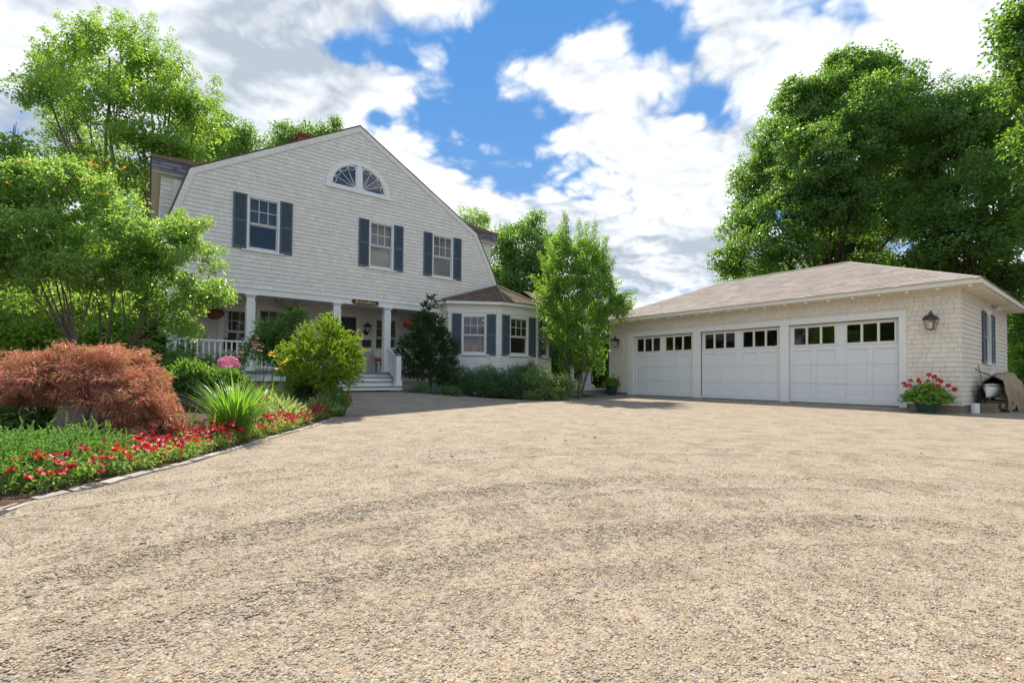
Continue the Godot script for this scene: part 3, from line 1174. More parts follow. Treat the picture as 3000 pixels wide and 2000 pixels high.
	for s in [-1, 1]:
		mb = MB.new()
		var bx: float = cx + s * 0.125
		var by := 7.25
		var rx := 0.78
		var ry := 0.735
		for k in 12:
			var p := []
			for e in [[k, 1.0], [k + 1, 1.0], [k + 1, 1.06], [k, 1.06]]:
				var a: float = PI / 2 * e[0] / 12.0
				p.append(Vector2(bx + s * cos(a) * rx * e[1], by + sin(a) * ry * e[1]))
			if s < 0: p.reverse()
			mb.prism(p, HZ - 0.04, HZ + 0.012)
		mb.box(Vector3(minf(bx, bx - s * 0.05), by - 0.05, HZ - 0.04), Vector3(maxf(bx, bx - s * 0.05), by + ry + 0.03, HZ + 0.012))
		mb.box(Vector3(minf(bx, bx + s * rx * 1.04), by - 0.05, HZ - 0.04), Vector3(maxf(bx, bx + s * rx * 1.04), by, HZ + 0.01))
		var sash := part(fw, "sash", mb, mats.white)
		mb = MB.new()
		var pane: Array = [Vector2(bx, by)]
		for k in 13:
			var a := PI / 2 * k / 12.0
			pane.append(Vector2(bx + s * cos(a) * rx, by + sin(a) * ry))
		if s < 0: pane.reverse()
		mb.prism(pane, HZ - 0.02, HZ - 0.016)
		mb.prism(pane, HZ - 0.034, HZ - 0.030)
		part(fw, "pane", mb, mats.glass)
		mb = MB.new()
		for k in 3:
			var a := PI / 2 * (k + 1) / 4.0
			mb.tube([Vector3(bx, by, HZ - 0.004), Vector3(bx + s * cos(a) * rx, by + sin(a) * ry, HZ - 0.004)], [0.011, 0.011], 5)
		for k in 4:
			var a0 := PI / 2 * k / 4.0
			var a1 := PI / 2 * (k + 1) / 4.0
			var p0 := Vector2(cos(a0) * rx, sin(a0) * ry)
			var p1 := Vector2(cos(a1) * rx, sin(a1) * ry)
			var path: Array = []
			var rad: Array = []
			for j in 9:
				var q := p0.lerp(p1, j / 8.0) - ((p0 + p1) / 2).normalized() * sin(PI * j / 8.0) * 0.10
				path.append(Vector3(bx + s * q.x, by + q.y, HZ - 0.004))
				rad.append(0.011)
			mb.tube(path, rad, 5)
		part(fw, "tracery", mb, mats.white)
	# attic room behind the half-round window
	mb = MB.new()
	mb.box(Vector3(3.6, 6.95, -22.0), Vector3(8.0, 7.05, HZ - 0.2))
	part(hs, "attic_floor", mb, mats.interior)
	# flat-roofed shed dormers that stand out from the lower slopes
	for s in [-1, 1]:
		var d := holder(hs, "dormer")
		var xo := 0.2 if s < 0 else 11.95
		var xi := 1.2 if s < 0 else 10.4
		var zf := -17.3
		mb = MB.new()
		mb.box(Vector3(minf(xo, xi), 4.6, -26.0), Vector3(maxf(xo, xi), 6.62, zf))
		part(d, "side_wall", mb, mats.shingle_a)
		var l2: Array = []
		var tl := Transform3D(Basis(), Vector3(0, 0, zf + 0.002))
		courses(l2, tl, [[4.6, minf(xo, xi), maxf(xo, xi)], [6.56, minf(xo, xi), maxf(xo, xi)]], [], 0.128)
		lay(d, l2, [mats.shingle_a, mats.shingle_b, mats.shingle_c], "shingle", 0)
		l2 = []
		var xw := -0.02 if s < 0 else 12.18
		mb = MB.new()
		mb.box(Vector3(minf(xw, xi), 6.57, -26.1), Vector3(maxf(xw, xi), 6.95, zf + 0.18))
		part(d, "eave_box", mb, mats.cream)
		courses(l2, Transform3D(Basis(), Vector3(0, 0, zf + 0.183)), [[6.6, minf(xw, xi), maxf(xw, xi)], [6.95, minf(xw, xi), maxf(xw, xi)]], [], 0.1)
		lay(d, l2, [mats.slate_a, mats.slate_b, mats.slate_c], "slate_shingle", 0)
		mb = MB.new()
		var xr := -0.06 if s < 0 else 12.22
		mb.hexa([Vector3(minf(xr, xi), 6.955, -26.1), Vector3(maxf(xr, xi), 6.955, -26.1), Vector3(maxf(xr, xi), 7.06 if s < 0 else 7.03, -26.1), Vector3(minf(xr, xi), 7.03, -26.1),
			Vector3(minf(xr, xi), 6.955, zf + 0.22), Vector3(maxf(xr, xi), 6.955, zf + 0.22), Vector3(maxf(xr, xi), 7.12 if s < 0 else 7.03, zf + 0.22), Vector3(minf(xr, xi), 7.03 if s < 0 else 7.2, zf + 0.22)])
		part(d, "dormer_roof", mb, mats.shake_b)
	# brick chimney on the ridge
	var ch := holder(hs, "chimney")
	mb = MB.new()
	mb.box(Vector3(4.62, 8.3, -20.7), Vector3(5.28, 10.24, -20.06))
	part(ch, "mortar_core", mb, mats.mortar)
	for row in 18:
		var y := 8.7 + row * 0.085
		for side in 2:
			for k in 4:
				mb = MB.new()
				if side == 0:
					var a := 4.6 + (k - 0.5 * (row % 2)) * 0.175
					var b := minf(a + 0.165, 5.3)
					a = maxf(a, 4.6)
					if b - a < 0.02: continue
					mb.box(Vector3(a, y, -20.06), Vector3(b, y + 0.072, -20.045))
				else:
					var a := -20.7 + (k - 0.5 * ((row + 1) % 2)) * 0.175
					var b := minf(a + 0.165, -20.046)
					a = maxf(a, -20.7)
					if b - a < 0.02: continue
					mb.box(Vector3(4.605, y, a), Vector3(4.62, y + 0.072, b))
				part(ch, "brick", mb, mats.brick if rng.randf() < 0.6 else mats.brick_b)
	mb = MB.new()
	mb.box(Vector3(4.56, 10.24, -20.76), Vector3(5.34, 10.34, -20.0))
	part(ch, "chimney_cap", mb, mats.brick_b)


# plane through an eave line and a line above it, as (u along the eave, v up the slope, out)
func slope(el: Vector3, er: Vector3, tl: Vector3, tr: Vector3) -> Array:
	var u := (er - el).normalized()
	var n := u.cross(tl - el if tl.distance_to(el) > 0.01 else tr - el).normalized()
	var v := n.cross(u)
	var t := Transform3D(Basis(u, v, n), el)
	var inv := t.affine_inverse()
	var a := inv * tl
	var b := inv * tr
	return [t, [[0.0, 0.0, el.distance_to(er)], [a.y, a.x, b.x]]]


func post(parent: Node, at: Vector3, w: float, top: float) -> void:
	var x := w / 2
	var mb := MB.new()
	mb.bevel(Vector3(at.x - x, at.y, at.z - x), Vector3(at.x + x, top, at.z + x), 0.006)
	# raised border round a sunk panel, on the front and the two sides
	var c := holder(parent, "column")
	part(c, "shaft", mb, mats.white)
	mb = MB.new()
	for k in 3:
		var t := Transform3D(Basis(Vector3.UP, [0.0, PI / 2, -PI / 2][k]), Vector3(at.x, 0, at.z))
		ring(mb, t, -x, at.y + 0.27, x, top - 0.24, 0.05, 0.05, 0.06, 0.09, x - 0.002, x + 0.012)
	part(c, "panel_border", mb, mats.white)
	mb = MB.new()
	mb.bevel(Vector3(at.x - x - 0.03, at.y, at.z - x - 0.03), Vector3(at.x + x + 0.03, at.y + 0.24, at.z + x + 0.03), 0.012)
	mb.bevel(Vector3(at.x - x - 0.015, at.y + 0.24, at.z - x - 0.015), Vector3(at.x + x + 0.015, at.y + 0.265, at.z + x + 0.018), 0.01)
	part(c, "base", mb, mats.white)
	mb = MB.new()
	mb.box(Vector3(at.x - x - 0.015, top - 0.235, at.z - x - 0.015), Vector3(at.x + x + 0.015, top - 0.215, at.z + x + 0.018))
	var p := []
	for e in [[0.005, top - 0.09], [0.055, top - 0.02]]:
		for q in [[-1, 1], [1, 1], [1, -1], [-1, -1]]:
			p.append(Vector3(at.x + q[0] * (x + e[0]), e[1], at.z + q[1] * (x + e[0])))
	mb.hexa(p)
	mb.box(Vector3(at.x - x - 0.06, top - 0.02, at.z - x - 0.06), Vector3(at.x + x + 0.06, top - 0.002, at.z + x + 0.06))
	part(c, "capital", mb, mats.white)


func railing(parent: Node, a: Vector3, b: Vector3, h: float, gap := 0.135) -> void:
	var r := holder(parent, "railing")
	var d := b - a
	var l := Vector2(d.x, d.z).length()
	var f := Vector3(d.x, 0, d.z).normalized()
	var t := Transform3D(Basis(f, Vector3.UP, f.cross(Vector3.UP)), a)
	var rise := d.y
	for e in [["top_rail", h - 0.05, h, 0.045], ["bottom_rail", 0.09, 0.14, 0.03]]:
		var mb := MB.new()
		var w: float = e[3]
		mb.hexa([t * Vector3(0, e[1], -w), t * Vector3(l, e[1] + rise, -w), t * Vector3(l, e[2] + rise, -w), t * Vector3(0, e[2], -w),
			t * Vector3(0, e[1], w), t * Vector3(l, e[1] + rise, w), t * Vector3(l, e[2] + rise, w), t * Vector3(0, e[2], w)])
		part(r, e[0], mb, mats.white)
	var n := int(l / gap)
	for k in n:
		var u := l * (k + 0.5) / n
		var y := rise * u / l
		var mb := MB.new()
		mb.box(Vector3(u - 0.021, y + 0.139, -0.018), Vector3(u + 0.021, y + h - 0.049, 0.018), t)
		part(r, "baluster", mb, mats.white)


# ---------------------------------------------------------------- sun room bay
func make_bay() -> void:
	var b := thing("bay_room", "faceted bay room with brown shake roof and white cornice beside the porch", "bay window", Vector3(11.8, 0, -16.0))
	var pt := [Vector3(9.115, 0, -16.42), Vector3(9.115, 0, -16.04), Vector3(10.903, 0, -15.007), Vector3(12.769, 0, -15.007), Vector3(14.346, 0, -15.918), Vector3(14.346, 0, -19.6)]
	var list: Array = []
	var wall := holder(b, "wall")
	var cornice := holder(b, "cornice")
	for i in pt.size() - 1:
		var p: Vector3 = pt[i]
		var q: Vector3 = pt[i + 1]
		var l := p.distance_to(q)
		var u := (q - p).normalized()
		var t := Transform3D(Basis(u, Vector3.UP, u.cross(Vector3.UP)), p)
		var mid: float = [0.0, l * 0.49, l * 0.47, l * 0.5, 0.0][i]
		var holes: Array = []
		var keep: Array = []
		if i in [1, 2, 3]:
			holes = [rect(mid - 0.46, 1.58, mid + 0.46, 3.09)]
			keep = [Rect2(mid - 0.46, 1.5, 0.92, 1.7)]
		var mb := MB.new()
		pierced(mb, rect(-0.02, 0.1, l + 0.02, 3.5), holes, -0.14, -0.001, t)
		part(wall, "sheathing", mb, mats.backing)
		courses(list, t, [[0.42, 0.0, l], [3.19, 0.0, l]], keep, 0.128)
		if i in [1, 2, 3]:
			sash_window(b, t * Transform3D(Basis(), Vector3(mid, 1.575, 0)), 0.96, 1.53, "none" if i < 3 else "slats", 0.13)  # right window's slatted blind is added, to block bright sky seen through the bay
			for s in [-1, 1]:
				shutter(b, t * Transform3D(Basis(), Vector3(mid + s * 0.665, 1.54, 0.01)), 0.37, 1.6, mats.shutter)
		# frieze board, soffit and fascia
		var grow := 0.075
		mb = MB.new()
		mb.box(Vector3(-0.01, 3.19, 0.0), Vector3(l + 0.01, 3.485, 0.03), t)
		part(cornice, "frieze_board", mb, mats.white)
		mb = MB.new()
		mb.hexa([t * Vector3(-0.02, 3.486, -0.1), t * Vector3(l + 0.02, 3.486, -0.1), t * Vector3(l + 0.02, 3.6, -0.1), t * Vector3(-0.02, 3.6, -0.1),
			t * Vector3(-grow, 3.486, 0.27), t * Vector3(l + grow, 3.486, 0.27), t * Vector3(l + grow, 3.6, 0.27), t * Vector3(-grow, 3.6, 0.27)])
		part(cornice, "fascia", mb, mats.white)
	lay(wall, list, [mats.shingle_c, mats.shingle_a, mats.shingle_b], "shingle", 120)
	# faceted roof running up to the corner of the house
	var top := Vector3(11.75, 4.55, -16.52)
	var e := [Vector3(8.78, 3.61, -16.46), Vector3(8.80, 3.61, -15.86), Vector3(10.82, 3.61, -14.69), Vector3(12.86, 3.61, -14.69), Vector3(14.68, 3.61, -15.74), Vector3(14.70, 3.61, -19.8)]
	var tops := [top, top, top, top, top, Vector3(11.75, 4.55, -19.8)]
	var mb2 := MB.new()
	for i in 5:
		mb2.tri(e[i], e[i + 1], tops[i])
		if i == 4:
			mb2.tri(e[5], tops[5], tops[4])
	part(b, "roof_deck", mb2, mats.shake_c)
	var shk: Array = []
	for i in range(0, 5):
		var sl := slope(e[i], e[i + 1], tops[i], tops[i + 1])
		courses(shk, sl[0] * Transform3D(Basis(), Vector3(0, 0, 0.002)), sl[1], [], 0.115)
	lay(b, shk, [mats.shake_a, mats.shake_b, mats.shake_c], "roof_shake", 150, 0.016)
	# hip caps
	for i in [1, 2, 3, 4]:
		var mb := MB.new()
		mb.tube([e[i] + Vector3(0, 0.01, 0), top + Vector3(0, 0.02, 0.02)], [0.05, 0.05], 5)
		part(b, "hip_cap", mb, mats.shake_b)
	var fl := MB.new()
	fl.prism([Vector2(9.2, 19.0), Vector2(14.2, 19.0), Vector2(14.2, 15.95), Vector2(12.7, 15.1), Vector2(10.95, 15.1), Vector2(9.2, 16.1)], 0.75, 0.85, Transform3D(Basis(Vector3(1, 0, 0), Vector3(0, 0, -1), Vector3(0, 1, 0)), Vector3.ZERO))
	part(b, "floor", fl, mats.interior)
	fl = MB.new()
	fl.box(Vector3(11.2, 0.1, -19.75), Vector3(14.34, 3.5, -19.62))
	part(b, "back_wall", fl, mats.interior)
	# table lamp with an orange shade inside the angled window
	var lp := thing("table_lamp", "small table lamp with an orange shade behind the angled bay window", "lamp", Vector3(10.55, 0.85, -16.35))
	var lm := MB.new()
	lm.lathe([Vector2(0.0, 0.85), Vector2(0.3, 0.85), Vector2(0.3, 0.87), Vector2(0.03, 0.88), Vector2(0.03, 1.35), Vector2(0.3, 1.4), Vector2(0.3, 1.44), Vector2(0.05, 1.45)], 14, Transform3D(Basis(), Vector3(10.55, 0, -16.35)))
	part(lp, "stand", lm, mats.cream)
	lm = MB.new()
	lm.lathe([Vector2(0.05, 1.45), Vector2(0.09, 1.55), Vector2(0.04, 1.7), Vector2(0.02, 1.75)], 12, Transform3D(Basis(), Vector3(10.55, 0, -16.35)))
	part(lp, "base", lm, mats.cream)
	lm = MB.new()
	lm.lathe([Vector2(0.26, 1.74), Vector2(0.14, 2.02)], 16, Transform3D(Basis(), Vector3(10.55, 0, -16.35)))
	part(lp, "lamp_shade", lm, mat("lamp_orange", 0.5, 0.2, 0.08, 0.8))


# ---------------------------------------------------------------- porch
func make_porch() -> void:
	var p := thing("porch", "deep covered front porch with white square columns and grey steps", "porch", Vector3(5.0, 0, -17.0))
	var zb := -18.5
	var fy := 0.835
	# back wall of the porch with its door and windows
	var holes := [rect(1.93, 1.45, 2.75, 2.93), rect(3.02, 1.45, 3.95, 3.02), rect(5.5, fy, 6.44, 2.98), rect(7.2, 1.5, 8.12, 3.02)]
	var mb := MB.new()
	pierced(mb, rect(0.5, 0.6, 11.1, 3.3), holes, zb - 0.14, zb)
	var wall := part(p, "back_wall", mb, mats.shingle_b)
	var keep: Array = []
	for h in holes:
		keep.append(Rect2(h[0].x - 0.1, h[0].y - 0.08, h[1].x - h[0].x + 0.2, h[2].y - h[1].y + 0.18))
	mb = MB.new()
	var y := fy + 0.02
	while y < 3.25:
		var xs := [0.5, 11.1]
		for k in keep:
			if y + 0.12 > k.position.y and y < k.end.y:
				xs.append(k.position.x)
				xs.append(k.end.x)
		xs.sort()
		for i in range(0, xs.size(), 2):
			mb.hexa([Vector3(xs[i], y, zb), Vector3(xs[i + 1], y, zb), Vector3(xs[i + 1], y + 0.126, zb), Vector3(xs[i], y + 0.126, zb),
				Vector3(xs[i], y, zb + 0.016), Vector3(xs[i + 1], y, zb + 0.016), Vector3(xs[i + 1], y + 0.126, zb + 0.004), Vector3(xs[i], y + 0.126, zb + 0.004)])
		y += 0.127
	part(p, "clapboard", mb, mats.shingle_b, "stuff")
	for h in [0, 1, 3]:
		var q: Array = holes[h]
		sash_window(p, Transform3D(Basis(), Vector3((q[0].x + q[1].x) / 2, q[0].y, zb + 0.018)), q[1].x - q[0].x + 0.06, q[2].y - q[1].y + 0.02, "none", 0.06, 0.06)
		mb = MB.new()
		ring(mb, Transform3D(Basis(), Vector3(0, 0, zb)), q[0].x - 0.12, q[0].y - 0.05, q[1].x + 0.12, q[2].y + 0.13, 0.1, 0.1, 0.06, 0.1, 0.005, 0.035)
		part(p, "window_casing", mb, mats.cream)
	# front door
	mb = MB.new()
	ring(mb, Transform3D(Basis(), Vector3(0, 0, zb)), 5.38, fy, 6.56, 3.1, 0.115, 0.115, 0.02, 0.115, -0.1, 0.035)
	part(p, "door_casing", mb, mats.cream)
	mb = MB.new()
	mb.box(Vector3(5.5, fy + 0.02, zb - 0.09), Vector3(6.44, 2.98, zb - 0.045))
	var door := part(p, "front_door", mb, mats.navy)
	for k in 2:
		for j in 2:
			mb = MB.new()
			mb.bevel(Vector3(5.58 + k * 0.42, [fy + 0.2, 1.95][j], zb - 0.046), Vector3(5.94 + k * 0.42, [1.8, 2.85][j], zb - 0.03), 0.014)
			part(door, "door_panel", mb, mats.navy)
	mb = MB.new()
	mb.lathe([Vector2(0, 0), Vector2(0.02, 0.0), Vector2(0.02, 0.03), Vector2(0.035, 0.05), Vector2(0.03, 0.08), Vector2(0, 0.085)], 10, Transform3D(Basis(Vector3.RIGHT, PI / 2), Vector3(6.36, 1.83, zb - 0.045)))
	part(door, "door_knob", mb, mats.gold)
	# deck, ceiling, beam
	mb = MB.new()
	mb.box(Vector3(0.3, fy - 0.04, zb), Vector3(9.1, fy, HZ + 0.16))
	part(p, "deck", mb, mats.deck_grey)
	mb = MB.new()
	mb.box(Vector3(0.32, fy - 0.3, HZ + 0.03), Vector3(9.1, fy - 0.041, HZ + 0.07))
	part(p, "skirt_board", mb, mats.white)
	mb = MB.new()
	mb.box(Vector3(0.2, 3.28, zb), Vector3(11.0, 3.33, HZ - 0.17))
	part(p, "ceiling", mb, mats.porch_ceiling)
	mb = MB.new()
	mb.bevel(Vector3(0.1, 3.19, HZ - 0.22), Vector3(9.2, 3.398, HZ + 0.02), 0.004)
	part(p, "beam", mb, mats.white)
	mb = MB.new()
	mb.box(Vector3(0.05, 3.375, HZ + 0.0205), Vector3(9.15, 3.399, HZ + 0.05))
	part(p, "drip_moulding", mb, mats.white)
	mb = MB.new()
	mb.box(Vector3(0.3, 0.9, -18.5), Vector3(0.38, 3.3, -18.1))
	part(p, "corner_board", mb, mats.white)
	for x in [0.515, 2.48, 5.09, 6.89, 8.98]:
		post(p, Vector3(x, fy, HZ - 0.1), 0.225, 3.19)
	railing(p, Vector3(0.63, fy, HZ - 0.08), Vector3(2.36, fy, HZ - 0.08), 0.92)
	railing(p, Vector3(2.60, fy, HZ - 0.08), Vector3(4.97, fy, HZ - 0.08), 0.92)
	railing(p, Vector3(7.01, fy, HZ - 0.08), Vector3(8.86, fy, HZ - 0.08), 0.92)
	# lattice skirt under the deck
	mb = MB.new()
	for k in 46:
		var x := 7.1 + k * 0.065
		for s in [-1, 1]:
			mb.tube([Vector3(x, 0.12, HZ + 0.02 + s * 0.006), Vector3(x + s * 0.42, 0.53, HZ + 0.02 + s * 0.006)], [0.012, 0.012], 4)
	part(p, "lattice", mb, mats.white, "stuff")
	mb = MB.new()
	mb.box(Vector3(0.4, 0.0, HZ - 0.1), Vector3(9.1, 0.53, HZ - 0.05))
	part(p, "foundation_wall", mb, mats.concrete)
	# steps: grey treads on white risers, the lowest a wide platform
	var st := holder(p, "steps")
	for k in 4:
		var yt := fy - 0.158 * k
		var zf: float = HZ + 0.10 + 0.285 * k
		var x0 := 5.06 if k < 3 else 5.0
		var x1 := 6.90 if k < 3 else 7.06
		if k > 0:
			mb = MB.new()
			mb.bevel(Vector3(x0 - 0.03, yt - 0.032, zf - 0.34), Vector3(x1 + 0.03, yt, zf + 0.02), 0.006)
			part(st, "tread", mb, mats.deck_grey)
		mb = MB.new()
		mb.box(Vector3(x0, yt - (0.158 if k < 3 else 0.13), zf - 0.03), Vector3(x1, yt - 0.033 - (0.008 if k == 0 else 0.0), zf - (0.0 if k < 3 else -0.0)))
		part(st, "riser", mb, mats.white if k < 3 else mats.cream)
	mb = MB.new()
	mb.box(Vector3(5.06, 0.22, HZ + 0.1), Vector3(6.9, 0.5, HZ + 0.6))
	part(st, "stringer", mb, mats.plain_wood)
	# newel post and sloping stair rail
	for x in [6.93, 5.03]:
		var np := holder(p, "newel_post")
		mb = MB.new()
		mb.bevel(Vector3(x - 0.085, 0.36, -15.72), Vector3(x + 0.085, 1.43, -15.55), 0.008)
		part(np, "shaft", mb, mats.white)
		mb = MB.new()
		mb.bevel(Vector3(x - 0.115, 0.36, -15.75), Vector3(x + 0.115, 0.57, -15.52), 0.01)
		part(np, "base", mb, mats.white)
		mb = MB.new()
		var c := []
		for e in [[0.11, 1.43], [0.02, 1.475]]:
			for q in [[-1, 1], [1, 1], [1, -1], [-1, -1]]:
				c.append(Vector3(x + q[0] * e[0], e[1], -15.635 + q[1] * e[0]))
		mb.hexa(c)
		part(np, "cap", mb, mats.copper)
		railing(p, Vector3(x, fy - 0.0, HZ + 0.02), Vector3(x, 0.5, -15.72), 0.9, 0.11)
	# ceiling lights
	for x in [3.35, 7.3]:
		var cl := thing("ceiling_light", "small dark box lantern fixed under the porch ceiling " + ("left of the name board" if x < 5 else "right of the steps"), "ceiling light", Vector3(x, 3.2, HZ - 0.45), "porch ceiling lights")
		mb = MB.new()
		mb.box(Vector3(x - 0.13, 3.25, HZ - 0.56), Vector3(x + 0.13, 3.279, HZ - 0.34))
		part(cl, "mount", mb, mats.copper)
		mb = MB.new()
		ring(mb, Transform3D(Basis(), Vector3(x, 0, HZ - 0.36)), -0.12, 3.13, 0.12, 3.25, 0.014, 0.014, 0.014, 0.014, -0.008, 0.008)
		ring(mb, Transform3D(Basis(), Vector3(x, 0, HZ - 0.54)), -0.12, 3.13, 0.12, 3.25, 0.014, 0.014, 0.014, 0.014, -0.008, 0.008)
		part(cl, "cage", mb, mats.copper)
		mb = MB.new()
		mb.box(Vector3(x - 0.10, 3.146, HZ - 0.53), Vector3(x + 0.10, 3.24, HZ - 0.37))
		part(cl, "lamp_glass", mb, mats.lamp_glass)
	# name board over the steps
	var sg := thing("name_board", "dark blue oval name board with gold letters on the porch beam", "sign", Vector3(6.05, 3.295, HZ + 0.02))
	for e in [["rim", 0.49, 0.108, 0.021, 0.035, "gold"], ["board", 0.48, 0.098, 0.035, 0.046, "navy"]]:
		var o: Array = []
		for k in 32:
			var a := TAU * k / 32.0
			var c := cos(a)
			var s := sin(a)
			o.append(Vector2(6.05 + signf(c) * pow(absf(c), 0.45) * e[1], 3.295 + signf(s) * pow(absf(s), 0.75) * e[2]))
		mb = MB.new()
		mb.prism(o, HZ + e[3], HZ + e[4])
		part(sg, e[0], mb, mats[e[5]])
	var f := SystemFont.new()
	f.font_names = PackedStringArray(["Droid Serif"])
	f.font_weight = 700
	var xs := [[-0.36, "B", 0.125], [-0.235, "REEZE", 0.085], [0.085, "H", 0.125], [0.215, "ILL", 0.085]]
	for e in xs:
		var tm := TextMesh.new()
		tm.text = e[1]
		tm.font = f
		tm.font_size = 64
		tm.depth = 0.004
		tm.pixel_size = e[2] / 64.0 * 1.25
		tm.horizontal_alignment = HORIZONTAL_ALIGNMENT_LEFT
		tm.vertical_alignment = VERTICAL_ALIGNMENT_BOTTOM
		var o := MeshInstance3D.new()
		o.name = "lettering"
		o.mesh = tm
		o.material_override = mats.gold
		sg.add_child(o, true)
		var bb := tm.get_aabb()
		o.position = Vector3(e[0] - bb.position.x, -0.05 - bb.position.y, 0.03)
	# things on the porch wall
	lantern("wall_lantern", "brown carriage lantern on the porch wall beside the front door", Vector3(6.83, 2.62, zb + 0.02), Vector3.BACK, 0.9)
	var pl := thing("house_plaque", "dark round house plaque under the porch lantern", "plaque", Vector3(6.82, 2.43, zb + 0.02))
	mb = MB.new()
	mb.lathe([Vector2(0, 0.03), Vector2(0.105, 0.03), Vector2(0.115, 0.02), Vector2(0.115, 0.0)], 24, Transform3D(Basis(Vector3.RIGHT, PI / 2), Vector3(6.82, 2.43, zb + 0.018)))
	part(pl, "disc", mb, mats.metal_dark)
	mb = MB.new()
	mb.lathe([Vector2(0.09, 0.031), Vector2(0.09, 0.036), Vector2(0.1, 0.036), Vector2(0.1, 0.031)], 24, Transform3D(Basis(Vector3.RIGHT, PI / 2), Vector3(6.82, 2.43, zb + 0.018)))
	part(pl, "rim", mb, mats.copper)
	var bx := thing("mail_box", "black wall mail box hanging below the round plaque", "mailbox", Vector3(6.85, 1.9, zb + 0.02))
	mb = MB.new()
	mb.bevel(Vector3(6.68, 1.86, zb + 0.018), Vector3(7.0, 2.1, zb + 0.12), 0.015)
	part(bx, "body", mb, mats.metal_dark)
	mb = MB.new()
	mb.hexa([Vector3(6.67, 2.1, zb + 0.018), Vector3(7.01, 2.1, zb + 0.018), Vector3(7.01, 2.14, zb + 0.018), Vector3(6.67, 2.14, zb + 0.018), Vector3(6.67, 2.07, zb + 0.135), Vector3(7.01, 2.07, zb + 0.135), Vector3(7.01, 2.09, zb + 0.135), Vector3(6.67, 2.09, zb + 0.135)])
	part(bx, "lid", mb, mats.metal_dark)
	# cushioned bench by the right-hand porch window, hammock at the left end
	var bn := thing("porch_bench", "white porch bench with pale pillow and red cushion behind the column", "bench", Vector3(7.6, fy, -17.9))
	for x in [7.05, 8.2]:
		for z in [-18.15, -17.7]:
			mb = MB.new()
			mb.box(Vector3(x - 0.03, fy, z - 0.03), Vector3(x + 0.03, fy + (0.95 if z < -18 else 0.4), z + 0.03))
			part(bn, "leg", mb, mats.white)
	mb = MB.new()
	mb.bevel(Vector3(7.0, fy + 0.4, -18.18), Vector3(8.25, fy + 0.44, -17.65), 0.01)
	part(bn, "seat", mb, mats.white)
	mb = MB.new()
	mb.bevel(Vector3(7.03, fy + 0.441, -18.1), Vector3(8.2, fy + 0.53, -17.66), 0.03)
	part(bn, "cushion", mb, mats.red_cloth)
	mb = MB.new()
	mb.lathe([Vector2(0, -0.09), Vector2(0.15, -0.05), Vector2(0.2, 0.0), Vector2(0.15, 0.05), Vector2(0, 0.09)], 12, Transform3D(Basis(Vector3.RIGHT, PI / 2 - 0.3), Vector3(7.15, fy + 0.72, -17.9)))
	part(bn, "pillow", mb, mats.cream)
	mb = MB.new()
	for k in 5:
		mb.box(Vector3(7.05, fy + 0.55 + k * 0.09, -18.17), Vector3(8.2, fy + 0.61 + k * 0.09, -18.14))
	part(bn, "back_slat", mb, mats.white, "stuff")
	var hm := thing("hammock", "white rope hammock sagging behind the left porch railing", "hammock", Vector3(1.4, fy, -17.3))
	mb = MB.new()
	for s in 5:
		var path: Array = []
		var rad: Array = []
		for k in 15:
			var u := k / 14.0
			path.append(Vector3(0.62 + u * 2.4, 1.66 - sin(PI * u) * 0.62, -16.9 - s * 0.12 * sin(PI * u)))
			rad.append(0.02 if s == 0 else 0.012)
		mb.tube(path, rad, 6)
	part(hm, "rope_bed", mb, mats.rope)


